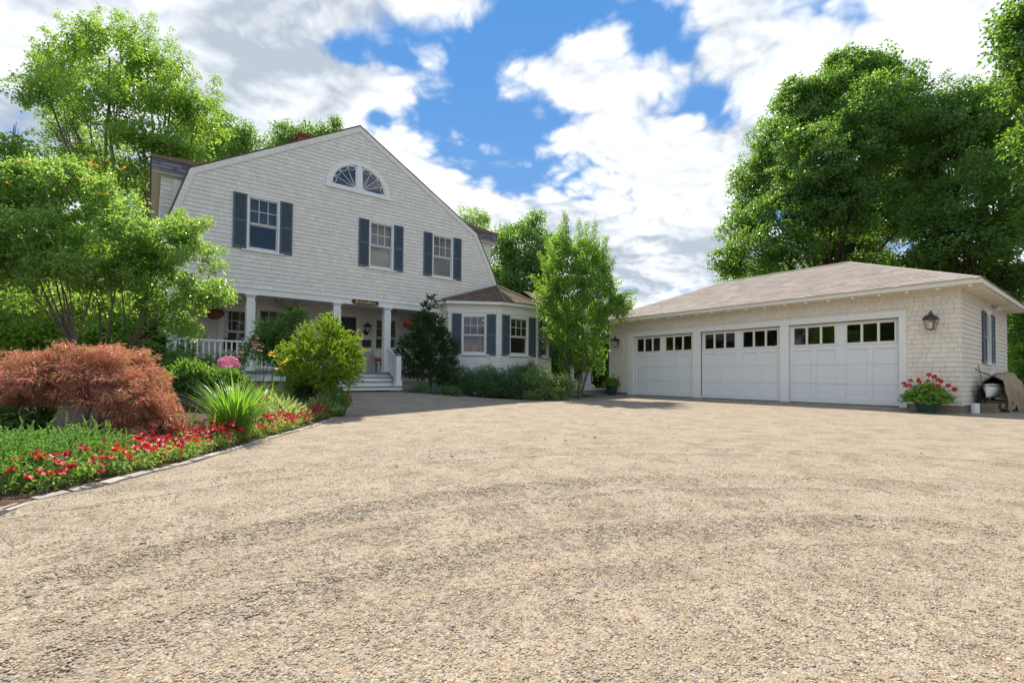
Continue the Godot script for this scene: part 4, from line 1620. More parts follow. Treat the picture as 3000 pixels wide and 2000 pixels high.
func lantern(called: String, label: String, at: Vector3, out: Vector3, k := 1.0) -> void:
	var o := thing(called, label, "lantern", at)
	var t := Transform3D(Basis(out.cross(Vector3.UP) * -1.0, Vector3.UP, out) * k, at + out * 0.02)
	var mb := MB.new()
	mb.bevel(Vector3(-0.045, -0.16, -0.02), Vector3(0.045, 0.04, -0.002), 0.004, t)
	part(o, "wall_plate", mb, mats.metal_dark)
	mb = MB.new()
	mb.tube([t * Vector3(0, -0.12, 0), t * Vector3(0, -0.19, 0.05), t * Vector3(0, -0.235, 0.13), t * Vector3(0, -0.225, 0.15)], [0.012, 0.012, 0.012, 0.012], 6)
	part(o, "bracket", mb, mats.metal_dark)
	var c := t * Vector3(0, 0, 0.15)
	var q := Transform3D(Basis.IDENTITY * k, c)
	mb = MB.new()
	var lo := 0.075
	var hi := 0.115
	for s in [[-1, -1], [1, -1], [1, 1], [-1, 1]]:
		mb.tube([q * Vector3(s[0] * lo, -0.2, s[1] * lo), q * Vector3(s[0] * hi, 0.03, s[1] * hi)], [0.007 * k, 0.007 * k], 5)
	for r in [[lo, -0.2], [hi, 0.03]]:
		for e in 4:
			var a: Array = [[-1, -1], [1, -1], [1, 1], [-1, 1]][e]
			var b: Array = [[1, -1], [1, 1], [-1, 1], [-1, -1]][e]
			mb.tube([q * Vector3(a[0] * r[0], r[1], a[1] * r[0]), q * Vector3(b[0] * r[0], r[1], b[1] * r[0])], [0.008 * k, 0.008 * k], 5)
	part(o, "cage", mb, mats.metal_dark)
	for e in 4:
		var a: Array = [[-1, -1], [1, -1], [1, 1], [-1, 1]][e]
		var b: Array = [[1, -1], [1, 1], [-1, 1], [-1, -1]][e]
		mb = MB.new()
		mb.quad(q * Vector3(a[0] * lo, -0.2, a[1] * lo), q * Vector3(b[0] * lo, -0.2, b[1] * lo), q * Vector3(b[0] * hi, 0.03, b[1] * hi), q * Vector3(a[0] * hi, 0.03, a[1] * hi))
		part(o, "pane", mb, mats.lamp_glass)
	mb = MB.new()
	var prof := [[0.13, 0.03], [0.135, 0.045], [0.115, 0.09], [0.07, 0.13], [0.04, 0.145]]
	for i in prof.size() - 1:
		for e in 4:
			var a: Array = [[-1, -1], [-1, 1], [1, 1], [1, -1]][e]
			var b: Array = [[-1, 1], [1, 1], [1, -1], [-1, -1]][e]
			var r0: Array = prof[i]
			var r1: Array = prof[i + 1]
			mb.quad(q * Vector3(a[0] * r0[0], r0[1], a[1] * r0[0]), q * Vector3(b[0] * r0[0], r0[1], b[1] * r0[0]), q * Vector3(b[0] * r1[0], r1[1], b[1] * r1[0]), q * Vector3(a[0] * r1[0], r1[1], a[1] * r1[0]))
	part(o, "hood", mb, mats.metal_dark)
	mb = MB.new()
	mb.lathe([Vector2(0.05, 0.14), Vector2(0.05, 0.175), Vector2(0.03, 0.19), Vector2(0.035, 0.21), Vector2(0.012, 0.235), Vector2(0, 0.25)], 10, q)
	mb.lathe([Vector2(0, -0.245), Vector2(0.014, -0.235), Vector2(0.02, -0.215), Vector2(0.05, -0.2), Vector2(0, -0.195)], 10, q)
	part(o, "finial", mb, mats.copper)
	mb = MB.new()
	mb.lathe([Vector2(0.018, -0.19), Vector2(0.018, -0.13), Vector2(0.032, -0.1), Vector2(0.036, -0.06), Vector2(0.02, -0.03), Vector2(0, -0.025)], 10, q)
	part(o, "bulb", mb, mats.bulb)


# ---------------------------------------------------------------- covered walk between house and garage
func make_breezeway() -> void:
	var b := thing("covered_walk", "white covered walk with square posts between bay room and garage", "breezeway", Vector3(16.4, 0, -16.2))
	var mb := MB.new()
	mb.box(Vector3(14.4, -0.1, -18.6), Vector3(17.6, 0.15, -14.75))
	part(b, "deck_base", mb, mats.plain_wood)
	mb = MB.new()
	mb.bevel(Vector3(14.4, 0.15, -18.6), Vector3(17.7, 0.21, -14.7), 0.006)
	part(b, "deck", mb, mats.white)
	for x in [15.62, 14.55]:
		post(b, Vector3(x, 0.21, -14.95), 0.26, 3.0)
	post(b, Vector3(15.62, 0.21, -18.3), 0.26, 3.0)
	mb = MB.new()
	mb.bevel(Vector3(14.3, 3.0, -15.1), Vector3(18.2, 3.3, -14.8), 0.006)
	mb.box(Vector3(14.3, 3.0, -18.45), Vector3(20.0, 3.3, -18.15))
	part(b, "beam", mb, mats.white)
	# its gable roof
	var e := [Vector3(13.2, 3.33, -14.55), Vector3(20.5, 3.33, -14.55), Vector3(13.2, 4.55, -16.6), Vector3(20.5, 4.55, -16.6)]
	mb = MB.new()
	mb.quad(e[0], e[1], e[3], e[2])
	mb.quad(Vector3(20.5, 3.33, -18.65), Vector3(13.2, 3.33, -18.65), e[2], e[3])
	part(b, "roof_deck", mb, mats.shake_c)
	var list: Array = []
	var sl := slope(e[0], e[1], e[2], e[3])
	courses(list, sl[0] * Transform3D(Basis(), Vector3(0, 0, 0.002)), sl[1], [], 0.13, 1.3)
	lay(b, list, [mats.shake_b, mats.roof_b, mats.roof_a], "roof_shingle", 60)
	mb = MB.new()
	mb.box(Vector3(13.2, 3.2, -14.58), Vector3(18.4, 3.325, -14.54))
	part(b, "fascia", mb, mats.white)
	mb = MB.new()
	mb.box(Vector3(13.2, 3.301, -18.6), Vector3(20.4, 3.325, -14.6))
	part(b, "ceiling", mb, mats.white)


# ---------------------------------------------------------------- garage
func make_garage() -> void:
	var g := thing("garage", "low tan shingled garage with three white doors and hipped roof", "garage", Vector3(19.8, 0, -8.5))
	var z0 := -2.705
	var z1 := -14.25
	var xb := 23.3
	var front := Transform3D(Basis(Vector3(0, 0, 1), Vector3.UP, Vector3(-1, 0, 0)), Vector3(GX, 0, 0))
	var right := Transform3D(Basis(Vector3(1, 0, 0), Vector3.UP, Vector3(0, 0, 1)), Vector3(0, 0, z0))
	var left := Transform3D(Basis(Vector3(-1, 0, 0), Vector3.UP, Vector3(0, 0, -1)), Vector3(0, 0, z1))
	var doors := [[-12.9, -10.14], [-9.825, -7.035], [-6.762, -3.945]]
	var holes: Array = []
	for d in doors:
		holes.append(rect(d[0], -0.5, d[1], 2.44))
	var mb := MB.new()
	pierced(mb, rect(z1 + 0.02, 0.09, z0 - 0.02, 3.3), holes, -0.16, -0.002, front)
	var fw := part(g, "front_wall", mb, mats.backing_tan)
	mb = MB.new()
	pierced(mb, rect(GX + 0.02, 0.09, xb, 3.3), [rect(19.45, 1.28, 20.25, 2.72)], -0.16, -0.002, right)
	var rw := part(g, "right_wall", mb, mats.backing_tan)
	mb = MB.new()
	mb.box(Vector3(-xb, 0.09, -0.16), Vector3(-GX - 0.02, 3.3, -0.002), left)
	mb.box(Vector3(xb - 0.16, 0.09, z1 + 0.17), Vector3(xb, 3.3, z0 - 0.17))
	part(g, "back_wall", mb, mats.backing_tan)
	var list: Array = []
	courses(list, front, [[0.092, z1, z0 + 0.022], [3.3, z1, z0 + 0.022]], [Rect2(-13.05, -0.1, 13.05 - 3.9, 2.7)], 0.124)
	lay(fw, list, [mats.tan_a, mats.tan_b, mats.tan_c], "shingle", 240, 0.02, 0.0024)
	list = []
	courses(list, right, [[0.092, GX, xb], [3.3, GX, xb]], [Rect2(19.4, 1.25, 0.9, 1.5)], 0.124)
	lay(rw, list, [mats.tan_a, mats.tan_b, mats.tan_c], "shingle", 60, 0.02, 0.0024)
	# concrete footing
	mb = MB.new()
	mb.box(Vector3(GX + 0.01, -0.4, z1 + 0.01), Vector3(GX + 0.16, 0.088, -12.92))
	mb.box(Vector3(GX + 0.01, -0.4, -3.93), Vector3(GX + 0.16, 0.088, z0 - 0.01))
	mb.box(Vector3(GX + 0.161, -0.4, z0 - 0.2), Vector3(xb, 0.088, z0 - 0.012))
	mb.box(Vector3(GX + 0.2, -0.3, z1 + 0.1), Vector3(xb - 0.1, -0.02, z0 - 0.3))
	part(g, "footing", mb, mats.concrete)
	# door surround
	var trim := holder(g, "door_surround")
	for e in [[-13.21, -12.9, 0.0, 2.44], [-10.14, -9.825, 0.0, 2.44], [-7.035, -6.762, 0.0, 2.44], [-3.945, -3.78, -0.02, 2.44]]:
		mb = MB.new()
		mb.bevel(Vector3(e[0], e[2], -0.14), Vector3(e[1], e[3], 0.035), 0.006, front)
		part(trim, "jamb", mb, mats.white)
	mb = MB.new()
	mb.bevel(Vector3(-13.21, 2.441, -0.14), Vector3(-3.78, 2.63, 0.038), 0.006, front)
	part(trim, "header", mb, mats.white)
	mb = MB.new()
	mb.box(Vector3(-13.23, 2.631, 0), Vector3(-3.76, 2.65, 0.055), front)
	part(trim, "drip_cap", mb, mats.white)
	for d in doors:
		garage_door(g, front, d[0], d[1])
	# hipped roof
	var ov := 0.46
	var ey := 3.22
	var fl := Vector3(GX - ov, ey, z1 - ov)
	var fr := Vector3(GX - ov, ey, z0 + ov)
	var br := Vector3(xb + ov, ey, z0 + ov)
	var bl := Vector3(xb + ov, ey, z1 - ov)
	var rl := Vector3(19.8, 4.92, z1 - ov + 3.96)
	var rr := Vector3(19.8, 4.92, z0 + ov - 3.96)
	mb = MB.new()
	mb.quad(fl, fr, rr, rl)
	mb.tri(fr, br, rr)
	mb.quad(br, bl, rl, rr)
	mb.tri(bl, fl, rl)
	var roof := part(g, "roof", mb, mats.roof_b)
	list = []
	for s in [slope(fl, fr, rl, rr), slope(fr, br, rr, rr)]:
		courses(list, s[0] * Transform3D(Basis(), Vector3(0, -0.03, 0.003)), s[1], [], 0.142, 1.9)
	lay(roof, list, [mats.roof_a, mats.roof_b, mats.roof_c], "roof_shingle", 300, 0.009)
	for e in [[fr, rr], [fl, rl], [br, rr], [rl, rr]]:
		mb = MB.new()
		var a: Vector3 = e[0]
		var c: Vector3 = e[1]
		var n := int(a.distance_to(c) / 0.2)
		for k in n:
			var p := a.lerp(c, k / float(n)) + Vector3(0, 0.018, 0)
			var q := a.lerp(c, (k + 1.15) / float(n)) + Vector3(0, 0.012, 0)
			var f := (q - p).normalized()
			var s := f.cross(Vector3.UP).normalized() * 0.13
			var dn := Vector3(0, -0.045, 0)
			mb.quad(p - s + dn, p, q, q - s + dn)
			mb.quad(p, p + s + dn, q + s + dn, q)
		part(roof, "ridge_cap", mb, mats.roof_a, "stuff")
	# fascia, soffit and rafter tails
	var eave := holder(g, "eaves")
	mb = MB.new()
	mb.box(Vector3(GX - ov, ey - 0.13, z1 - ov), Vector3(GX - ov + 0.03, ey - 0.006, z0 + ov))
	part(eave, "fascia", mb, mats.cream)
	mb = MB.new()
	mb.box(Vector3(GX - ov + 0.031, ey - 0.13, z0 + ov - 0.03), Vector3(xb + ov, ey - 0.006, z0 + ov))
	part(eave, "fascia", mb, mats.cream)
	mb = MB.new()
	mb.box(Vector3(xb + ov - 0.03, ey - 0.13, z1 - ov), Vector3(xb + ov, ey - 0.006, z0 + ov - 0.031))
	part(eave, "fascia", mb, mats.cream)
	mb = MB.new()
	mb.box(Vector3(GX - ov + 0.032, ey - 0.132, z1 - ov), Vector3(GX + 0.02, ey - 0.118, z0 + ov - 0.032))
	mb.box(Vector3(GX + 0.021, ey - 0.132, z0 - 0.02), Vector3(xb + ov - 0.032, ey - 0.118, z0 + ov - 0.032))
	part(eave, "soffit", mb, mats.cream)
	var z := z0 + 0.25
	while z > z1:
		mb = MB.new()
		mb.prism([Vector2(0, -0.05), Vector2(0.1, -0.045), Vector2(0.42, -0.005), Vector2(0.42, 0.05), Vector2(0, 0.05)], z - 0.03, z + 0.03, Transform3D(Basis(Vector3(1, 0, 0), Vector3.UP, Vector3(0, 0, 1)), Vector3(GX - ov + 0.04, ey - 0.15, 0)))
		part(eave, "rafter_tail", mb, mats.cream)
		z -= 0.61
	for k in 12:
		mb = MB.new()
		var x := GX + 0.3 + k * 0.61
		mb.box(Vector3(x - 0.035, ey - 0.2, z0 + 0.012), Vector3(x + 0.035, ey - 0.133, z0 + ov - 0.05))
		part(eave, "rafter_tail", mb, mats.cream)
	# side window with dark shutters
	sash_window(g, right * Transform3D(Basis(), Vector3(19.86, 1.25, 0.006)), 0.84, 1.5, "none", 0.06)
	for s in [19.17, 20.5]:
		shutter(g, right * Transform3D(Basis(), Vector3(s, 1.24, 0.014)), 0.5, 1.5, mats.shutter)


func garage_door(g: Node, t: Transform3D, a: float, b: float) -> void:
	var mb := MB.new()
	var h := 2.425
	var w := b - a
	# four sections, so that thin seams show; the top one is pierced for the lights
	var rows := [0.012, 0.597, 1.169, 1.738, h]
	var door := holder(g, "garage_door")
	var lights: Array = []
	for s in 2:
		var x0: float = a + [0.135, 0.555 * w + 0.02][s] if s == 0 else b - 0.11 - 1.135
		if s == 0: x0 = a + 0.125
		for k in 3:
			lights.append([x0 + k * 0.396, x0 + k * 0.396 + 0.337])
	var holes: Array = []
	for l in lights:
		holes.append(rect(l[0], 1.815, l[1], 2.335))
	for k in 4:
		mb = MB.new()
		if k < 3:
			mb.box(Vector3(a + 0.006, rows[k] + 0.003, -0.115), Vector3(b - 0.006, rows[k + 1] - 0.003, -0.075), t)
		else:
			pierced(mb, rect(a + 0.006, rows[3] + 0.003, b - 0.006, rows[4]), holes, -0.115, -0.075, t)
		part(door, "section", mb, mats.door_white)
	# overlaid rails and stiles leave four sunk panels
	mb = MB.new()
	var st := [[a + 0.006, a + 0.12], [a + w * 0.22, a + w * 0.275], [a + w * 0.452, a + w * 0.548], [a + w * 0.738, a + w * 0.785], [b - 0.11, b - 0.006]]
	for s in st:
		for k in 4:
			var lo: float = rows[k] + 0.003
			var hi: float = rows[k + 1] - 0.003
			if k == 3:
				hi = 1.80
			mb.bevel(Vector3(s[0], lo, -0.0745), Vector3(s[1], hi, -0.05), 0.004, t)
	for i in 4:
		mb.bevel(Vector3(st[i][1] + 0.0005, 0.015, -0.0745), Vector3(st[i + 1][0] - 0.0005, 0.2, -0.0505), 0.004, t)
		mb.bevel(Vector3(st[i][1] + 0.0005, 1.62, -0.0745), Vector3(st[i + 1][0] - 0.0005, 1.735, -0.0505), 0.004, t)
		mb.bevel(Vector3(st[i][1] + 0.0005, 1.741, -0.0745), Vector3(st[i + 1][0] - 0.0005, 1.80, -0.0505), 0.004, t)
	part(door, "rail_and_stile", mb, mats.door_white)
	mb = MB.new()
	for s in 2:
		var i0: float = lights[s * 3][0] - 0.05
		var i1: float = lights[s * 3 + 2][1] + 0.05
		ring(mb, t, i0, 1.804, i1, 2.39, 0.05, 0.05, 0.012, 0.055, -0.0745, -0.06)
		for k in 2:
			mb.bevel(Vector3(lights[s * 3 + k][1], 1.816, -0.0745), Vector3(lights[s * 3 + k + 1][0], 2.335, -0.062), 0.006, t)
	part(door, "light_frame", mb, mats.cream)
	for l in lights:
		mb = MB.new()
		mb.box(Vector3(l[0] - 0.004, 1.81, -0.1), Vector3(l[1] + 0.004, 2.34, -0.096), t)
		part(door, "pane", mb, mats.glass)
	mb = MB.new()
	mb.box(Vector3(a + 0.01, -0.01, -0.11), Vector3(b - 0.01, 0.011, -0.08), t)
	part(door, "bottom_seal", mb, mats.metal_dark)


func make_garage_side() -> void:
	lantern("wall_lantern", "black carriage lantern on the tan wall above the red geranium pot", Vector3(GX - 0.012, 2.27, -3.24), Vector3.LEFT, 1.08)
	lantern("wall_lantern", "black carriage lantern on the garage wall behind the slender tree", Vector3(GX - 0.012, 2.27, -13.75), Vector3.LEFT, 1.08)
	var z0 := -2.705
	# twin floodlight under the side eave
	var fl := thing("flood_light", "white twin flood light under the side eave of the garage", "flood light", Vector3(20.7, 3.0, z0))
	var mb := MB.new()
	mb.lathe([Vector2(0, 0.03), Vector2(0.06, 0.03), Vector2(0.06, 0)], 12, Transform3D(Basis(Vector3.RIGHT, PI / 2), Vector3(20.65, 3.0, z0 + 0.014)))
	part(fl, "mount", mb, mats.white)
	for s in [-1, 1]:
		var t := Transform3D(Basis.from_euler(Vector3(0.9, s * 0.7, 0)), Vector3(20.65 + s * 0.16, 2.97, z0 + 0.12))
		mb = MB.new()
		mb.lathe([Vector2(0, -0.09), Vector2(0.035, -0.08), Vector2(0.045, 0.0), Vector2(0.075, 0.07), Vector2(0.07, 0.09), Vector2(0, 0.1)], 12, t * Transform3D(Basis(Vector3.RIGHT, PI / 2), Vector3.ZERO))
		part(fl, "lamp_head", mb, mats.pvc)
		mb = MB.new()
		mb.tube([Vector3(20.65, 3.0, z0 + 0.03), Vector3(20.65 + s * 0.16, 2.98, z0 + 0.1)], [0.014, 0.014], 6)
		part(fl, "arm", mb, mats.white)
	# drain pipe stub
	var pv := thing("drain_pipe", "short white plastic drain pipe standing at the garage corner", "pipe", Vector3(16.62, -0.12, -2.5))
	mb = MB.new()
	mb.lathe([Vector2(0.085, -0.14), Vector2(0.085, 0.16), Vector2(0.075, 0.16), Vector2(0.075, -0.05), Vector2(0, -0.05)], 18, Transform3D(Basis(Vector3(0, 0, 1), -0.05), Vector3(16.62, 0, -2.5)))
	part(pv, "pipe", mb, mats.pvc)
	var bk := thing("timber_block", "short stack of two weathered timber offcuts by the garage wall", "timber", Vector3(17.6, -0.1, -2.35))
	for k in 2:
		mb = MB.new()
		mb.bevel(Vector3(17.2, -0.11 + k * 0.125, -2.55), Vector3(18.2 - k * 0.06, 0.008 + k * 0.125, -2.2 - k * 0.02), 0.012, Transform3D())
		part(bk, "timber", mb, mats.old_wood)
	var sk := thing("marker_stake", "thin orange driveway marker leaning on the garage side wall", "stake", Vector3(18.2, -0.1, -2.6))
	mb = MB.new()
	mb.tube([Vector3(18.25, -0.1, -2.5), Vector3(18.2, 1.15, -2.66)], [0.013, 0.011], 6)
	part(sk, "rod", mb, mats.stake)
	# canoe on low racks, its bow free of the tarpaulin
	var cn := thing("canoe", "pale canoe bow poking out from under the tan tarpaulin", "canoe", Vector3(19.0, 0.45, -2.4))
	mb = MB.new()
	var secs: Array = []
	for i in 9:
		var u := i / 8.0
		var hw := 0.03 + 0.27 * pow(sin(PI * 0.5 * minf(u * 1.6, 1.0)), 0.8)
		var x := 17.35 + u * 3.0
		var ringp: Array = []
		for k in 14:
			var a := TAU * k / 14.0
			var yy: float = sin(a) * 0.15 * (0.25 + u) if sin(a) > 0 else sin(a) * (0.30 + 0.1 * u)
			var zz: float = cos(a) if sin(a) > 0 else signf(cos(a)) * pow(absf(cos(a)), 1.5)
			ringp.append(Vector3(x + (0.12 * sin(a) if i == 0 else 0.0), 0.60 + yy - 0.02 * u, -2.38 + zz * hw))
		secs.append(ringp)
	for i in 8:
		for k in 14:
			var j := (k + 1) % 14
			mb.quad(secs[i][k], secs[i + 1][k], secs[i + 1][j], secs[i][j])
	for k in 14:
		mb.tri(Vector3(17.33, 0.56, -2.38), secs[0][k], secs[0][(k + 1) % 14])
	smooth_up(mb)
	part(cn, "hull", mb, mats.hull)
	mb = MB.new()
	for s in [0, 7]:
		var pa: Array = []
		var ra: Array = []
		for i in 9:
			pa.append(secs[i][s])
			ra.append(0.014)
		mb.tube(pa, ra, 5)
	part(cn, "gunwale", mb, mats.hull_dark)
	mb = MB.new()
	mb.quad(Vector3(17.58, 0.72, -2.62), Vector3(17.72, 0.14, -2.5), Vector3(17.76, 0.12, -2.44), Vector3(17.5, 0.56, -2.56))
	mb.tube([Vector3(17.6, 1.03, -2.64), Vector3(17.75, 0.86, -2.36), Vector3(17.8, 0.72, -2.12)], [0.014, 0.014, 0.014], 5)
	part(cn, "blue_cover", mb, mats.strap_blue)
	var rk := thing("boat_rack", "low wooden rack carrying the canoe beside the garage", "rack", Vector3(19.0, -0.1, -2.35))
	for x in [18.1, 19.9]:
		for z in [-2.6, -2.1]:
			mb = MB.new()
			mb.box(Vector3(x - 0.04, -0.14, z - 0.04), Vector3(x + 0.04, 0.24, z + 0.04))
			part(rk, "leg", mb, mats.old_wood)
		mb = MB.new()
		mb.box(Vector3(x - 0.045, 0.12, -2.66), Vector3(x + 0.045, 0.2, -1.98))
		part(rk, "crossbar", mb, mats.old_wood)
	var tp := thing("tarpaulin", "wrinkled tan tarpaulin draped over boats beside the garage", "tarpaulin", Vector3(19.2, 0.0, -2.28))
	mb = MB.new()
	var grid: Array = []
	for i in 33:
		var u := i / 32.0
		var row: Array = []
		for k in 25:
			var v := k / 24.0
			var a := lerpf(-0.15, PI * 0.98, v)
			var puff := 0.35 + 0.06 * sin(u * 3.1)
			var wr := 0.035 * noise.get_noise_2d(u * 300, v * 210) + 0.02 * sin(v * 26 + u * 9) + 0.02 * sin(u * 31 + v * 4)
			var rz := (puff + wr) * (1.0 - 0.25 * pow(1 - u, 3))
			var ry := 0.72 + wr - 0.12 * pow(1.0 - u, 2)
			row.append(Vector3(17.72 + u * 2.3 + wr, 0.22 + sin(a) * ry * 1.02 - (0.12 if v < 0.06 or v > 0.95 else 0.0) * (1 + sin(u * 17)), -2.32 + cos(a) * rz))
		grid.append(row)
	for i in 32:
		for k in 24:
			mb.quad(grid[i][k], grid[i + 1][k], grid[i + 1][k + 1], grid[i][k + 1])
	var ec := Vector3(20.2, 0.5, -2.36)
	for k in 24:
		mb.tri(grid[32][k], ec, grid[32][k + 1])
	smooth_up(mb)
	part(tp, "sheet", mb, mats.tarp)


# ---------------------------------------------------------------- plants
# a tuft of leaf-sized folded faces, in as many colours as materials are given
func tuft(names: Array, n: int, radius: float, ll: float, lw: float, o := {}) -> ArrayMesh:
	var r := RandomNumberGenerator.new()
	r.seed = o.get("seed", 17) + n
	var flat: float = o.get("flat", 0.8)
	var droop: float = o.get("droop", 0.25)
	var fold: float = o.get("fold", 0.25)
	var wild: float = o.get("wild", 0.6)
	var at: float = o.get("at", 0.45)
	var groups: Array = []
	for k in names:
		groups.append(MB.new())
	for i in n:
		var d := Vector3(r.randfn(), r.randfn() * flat, r.randfn()).normalized()
		var p := d * radius * pow(r.randf(), 0.45)
		p.y *= flat
		var w := Vector3(r.randfn(), r.randfn(), r.randfn()) * wild
		var f := (d * 0.8 + w + Vector3.DOWN * droop).normalized()
		var side := f.cross(Vector3.UP + w * 0.7).normalized()
		var nr := side.cross(f)
		var s := r.randf_range(0.75, 1.25)
		var mid := p + f * ll * s * at
		var e := side * lw * s * 0.5
		var up := nr * lw * fold * s
		var tip := p + f * ll * s - nr * ll * 0.12
		var mb: MB = groups[i % names.size()]
		mb.tri(p, mid + e + up, tip)
		mb.tri(p, tip, mid - e + up)
	return joined(groups, names)


func joined(groups: Array, names: Array) -> ArrayMesh:
	var m := ArrayMesh.new()
	for k in groups.size():
		groups[k].add_to(m)
		if groups[k].v.size():
			m.surface_set_material(m.get_surface_count() - 1, mats[names[k]])
	return m


# a plume along +y: short narrow leaves set round a stem
func plume(names: Array, n: int, length: float, ll: float, lw: float, open: float, o := {}) -> ArrayMesh:
	var r := RandomNumberGenerator.new()
	r.seed = o.get("seed", 3) + n
	var bend: float = o.get("bend", 0.2)
	var groups: Array = []
	for k in names:
		groups.append(MB.new())
	for i in n:
		var u := r.randf()
		var c := Vector3(bend * length * u * u, length * u * (1.0 - bend * 0.4 * u), 0)
		var a := r.randf() * TAU
		var out := Vector3(cos(a), 0, sin(a))
		var f := (Vector3(bend, 1, 0) + out * open * r.randf_range(0.6, 1.3)).normalized()
		var side := f.cross(Vector3(r.randfn(), r.randfn(), r.randfn())).normalized()
		var s: float = r.randf_range(0.7, 1.2) * (1.15 - 0.5 * u)
		var mb: MB = groups[i % names.size()]
		mb.tri(c, c + f * ll * s * 0.5 + side * lw * 0.5, c + f * ll * s)
		mb.tri(c, c + f * ll * s, c + f * ll * s * 0.5 - side * lw * 0.5)
	return joined(groups, names)


# lobes: [photo x, photo y, depth, half width, half height] in photo pixels, turned into ellipsoids at that depth
func lobes_at(list: Array, d: float, deep := 1.0) -> Array:
	var out: Array = []
	for l in list:
		var k: float = d / FOCAL
		var dd: float = d + (l[4] if l.size() > 4 else 0.0)
		out.append([W(l[0], l[1], dd), Vector3(l[2] * k, l[3] * k, (l[2] + l[3]) / 2 * k * deep)])
	return out


func foliage_points(lobes: Array, cr: float, dens: float, o := {}) -> Array:
	var at: Array = []
	var gap: float = o.get("gap", -0.22)
	var up: float = o.get("up", 0.6)
	var yaw := Basis(Vector3.UP, -0.651657)
	var lift: Vector3 = o.get("lean", Vector3.ZERO)
	var floor_y: float = o.get("floor", -9.0)
	for l in lobes:
		var c: Vector3 = l[0]
		var r: Vector3 = l[1]
		var n := int(dens * r.x * r.y / (cr * cr)) + 4
		for i in n:
			var d := rdir()
			var q := pow(rng.randf(), 0.4)
			q *= 1.0 + 0.3 * noise.get_noise_3dv(d * 90.0 + c * 11.0)
			var p := c + yaw * (d * r * q)
			if p.y < floor_y:
				continue
			if noise.get_noise_3dv(p * (14.0 / cr)) < gap:
				continue
			var y := (yaw * (d * (1.0 - up)) + Vector3.UP * up + rdir() * 0.35 + lift).normalized()
			var x := y.cross(rdir()).normalized()
			var s := rand(0.75, 1.25)
			at.append(Transform3D(Basis(x, y, x.cross(y)) * s, p))
	return at


func limb(mb: MB, a: Vector3, b: Vector3, ra: float, rb: float, sag := 0.0, sides := 6) -> void:
	var path: Array = []
	var rad: Array = []
	var k := rdir() * a.distance_to(b) * 0.07
	for i in 6:
		var u := i / 5.0
		path.append(a.lerp(b, u) + k * sin(PI * u) + Vector3.UP * sag * a.distance_to(b) * sin(PI * u))
		rad.append(lerpf(ra, rb, pow(u, 0.8)))
	mb.tube(path, rad, sides)


# a tree or shrub: trunk(s) from the ground, limbs to each lobe with twigs through it, and a crown of tufts
func plant(called: String, label: String, category: String, base: Vector3, lobes: Array, tuft_mesh: ArrayMesh, cr: float, dens: float, o := {}) -> Node3D:
	var t := thing(called, label, category, base, o.get("group", ""))
	var tr: float = o.get("trunk", 0.2)
	var bark: Material = mats[o.get("bark", "bark")]
	var fork: float = o.get("fork", 0.35)
	var mid := Vector3.ZERO
	for l in lobes:
		mid += l[0] / lobes.size()
	if tr > 0.0:
		var stems: int = o.get("stems", 1)
		var mb := MB.new()
		var br := MB.new()
		var forks: Array = []
		for s in stems:
			var a := TAU * s / stems + 0.4
			var b0 := base + Vector3(cos(a), 0, sin(a)) * (tr * 1.3 if stems > 1 else 0.0)
			var top := base.lerp(mid, fork) + (Vector3(cos(a), 0, sin(a)) * (mid.y - base.y) * 0.16 if stems > 1 else Vector3.ZERO)
			limb(mb, b0 + Vector3(0, -0.1, 0), top, tr * 1.15, tr * 0.72, 0.0, 9)
			mb.tube([b0 + Vector3(0, -0.12, 0), b0 + (top - b0) * 0.07], [tr * 1.7, tr * 1.08], 9)
			forks.append(top)
		for l in lobes:
			var c: Vector3 = l[0]
			var f: Vector3 = forks[0]
			for q in forks:
				if q.distance_to(c) < f.distance_to(c):
					f = q
			var size: float = (l[1].x + l[1].y) / 2
			var rr := clampf(tr * 0.24 * sqrt(size), tr * 0.1, tr * 0.34) if tr > 0.15 else clampf(tr * 0.45 * sqrt(size), tr * 0.12, tr * 0.6)
			limb(br, f, c, rr, rr * 0.4, 0.03)
			for k in o.get("twigs", 4):
				limb(br, f.lerp(c, rand(0.55, 1.0)), c + Basis(Vector3.UP, -0.651657) * (rdir() * l[1] * 0.85), rr * 0.4, rr * 0.1, 0.0, 4)
		part(t, o.get("stem_name", "trunk"), mb, bark)
		part(t, "branches", br, bark, "stuff")
	var at := foliage_points(lobes, cr, dens, o)
	# shoots that stand clear of the outline
	for s in o.get("shoots", []):
		var p: Vector3 = s[0]
		var q: Vector3 = s[1]
		var n := int(p.distance_to(q) / (cr * 0.42)) + 1
		for i in n:
			var u := i / float(n)
			var y := ((q - p).normalized() + rdir() * 0.5).normalized()
			var x := y.cross(rdir()).normalized()
			at.append(Transform3D(Basis(x, y, x.cross(y)) * lerpf(0.95, 0.45, u), p.lerp(q, u) + rdir() * cr * 0.25))
	copies(t, o.get("leaf_name", "crown"), tuft_mesh, at)
	return t


func ground_at(px: float, d: float, y := -0.15) -> Vector3:
	var p := W(px, 1100, d)
	return Vector3(p.x, y, p.z)


func bed_at(px: float, d: float) -> Vector3:
	var p := W(px, 1100, d)
	return Vector3(p.x, bed_y(p.x, p.z) - 0.01, p.z)


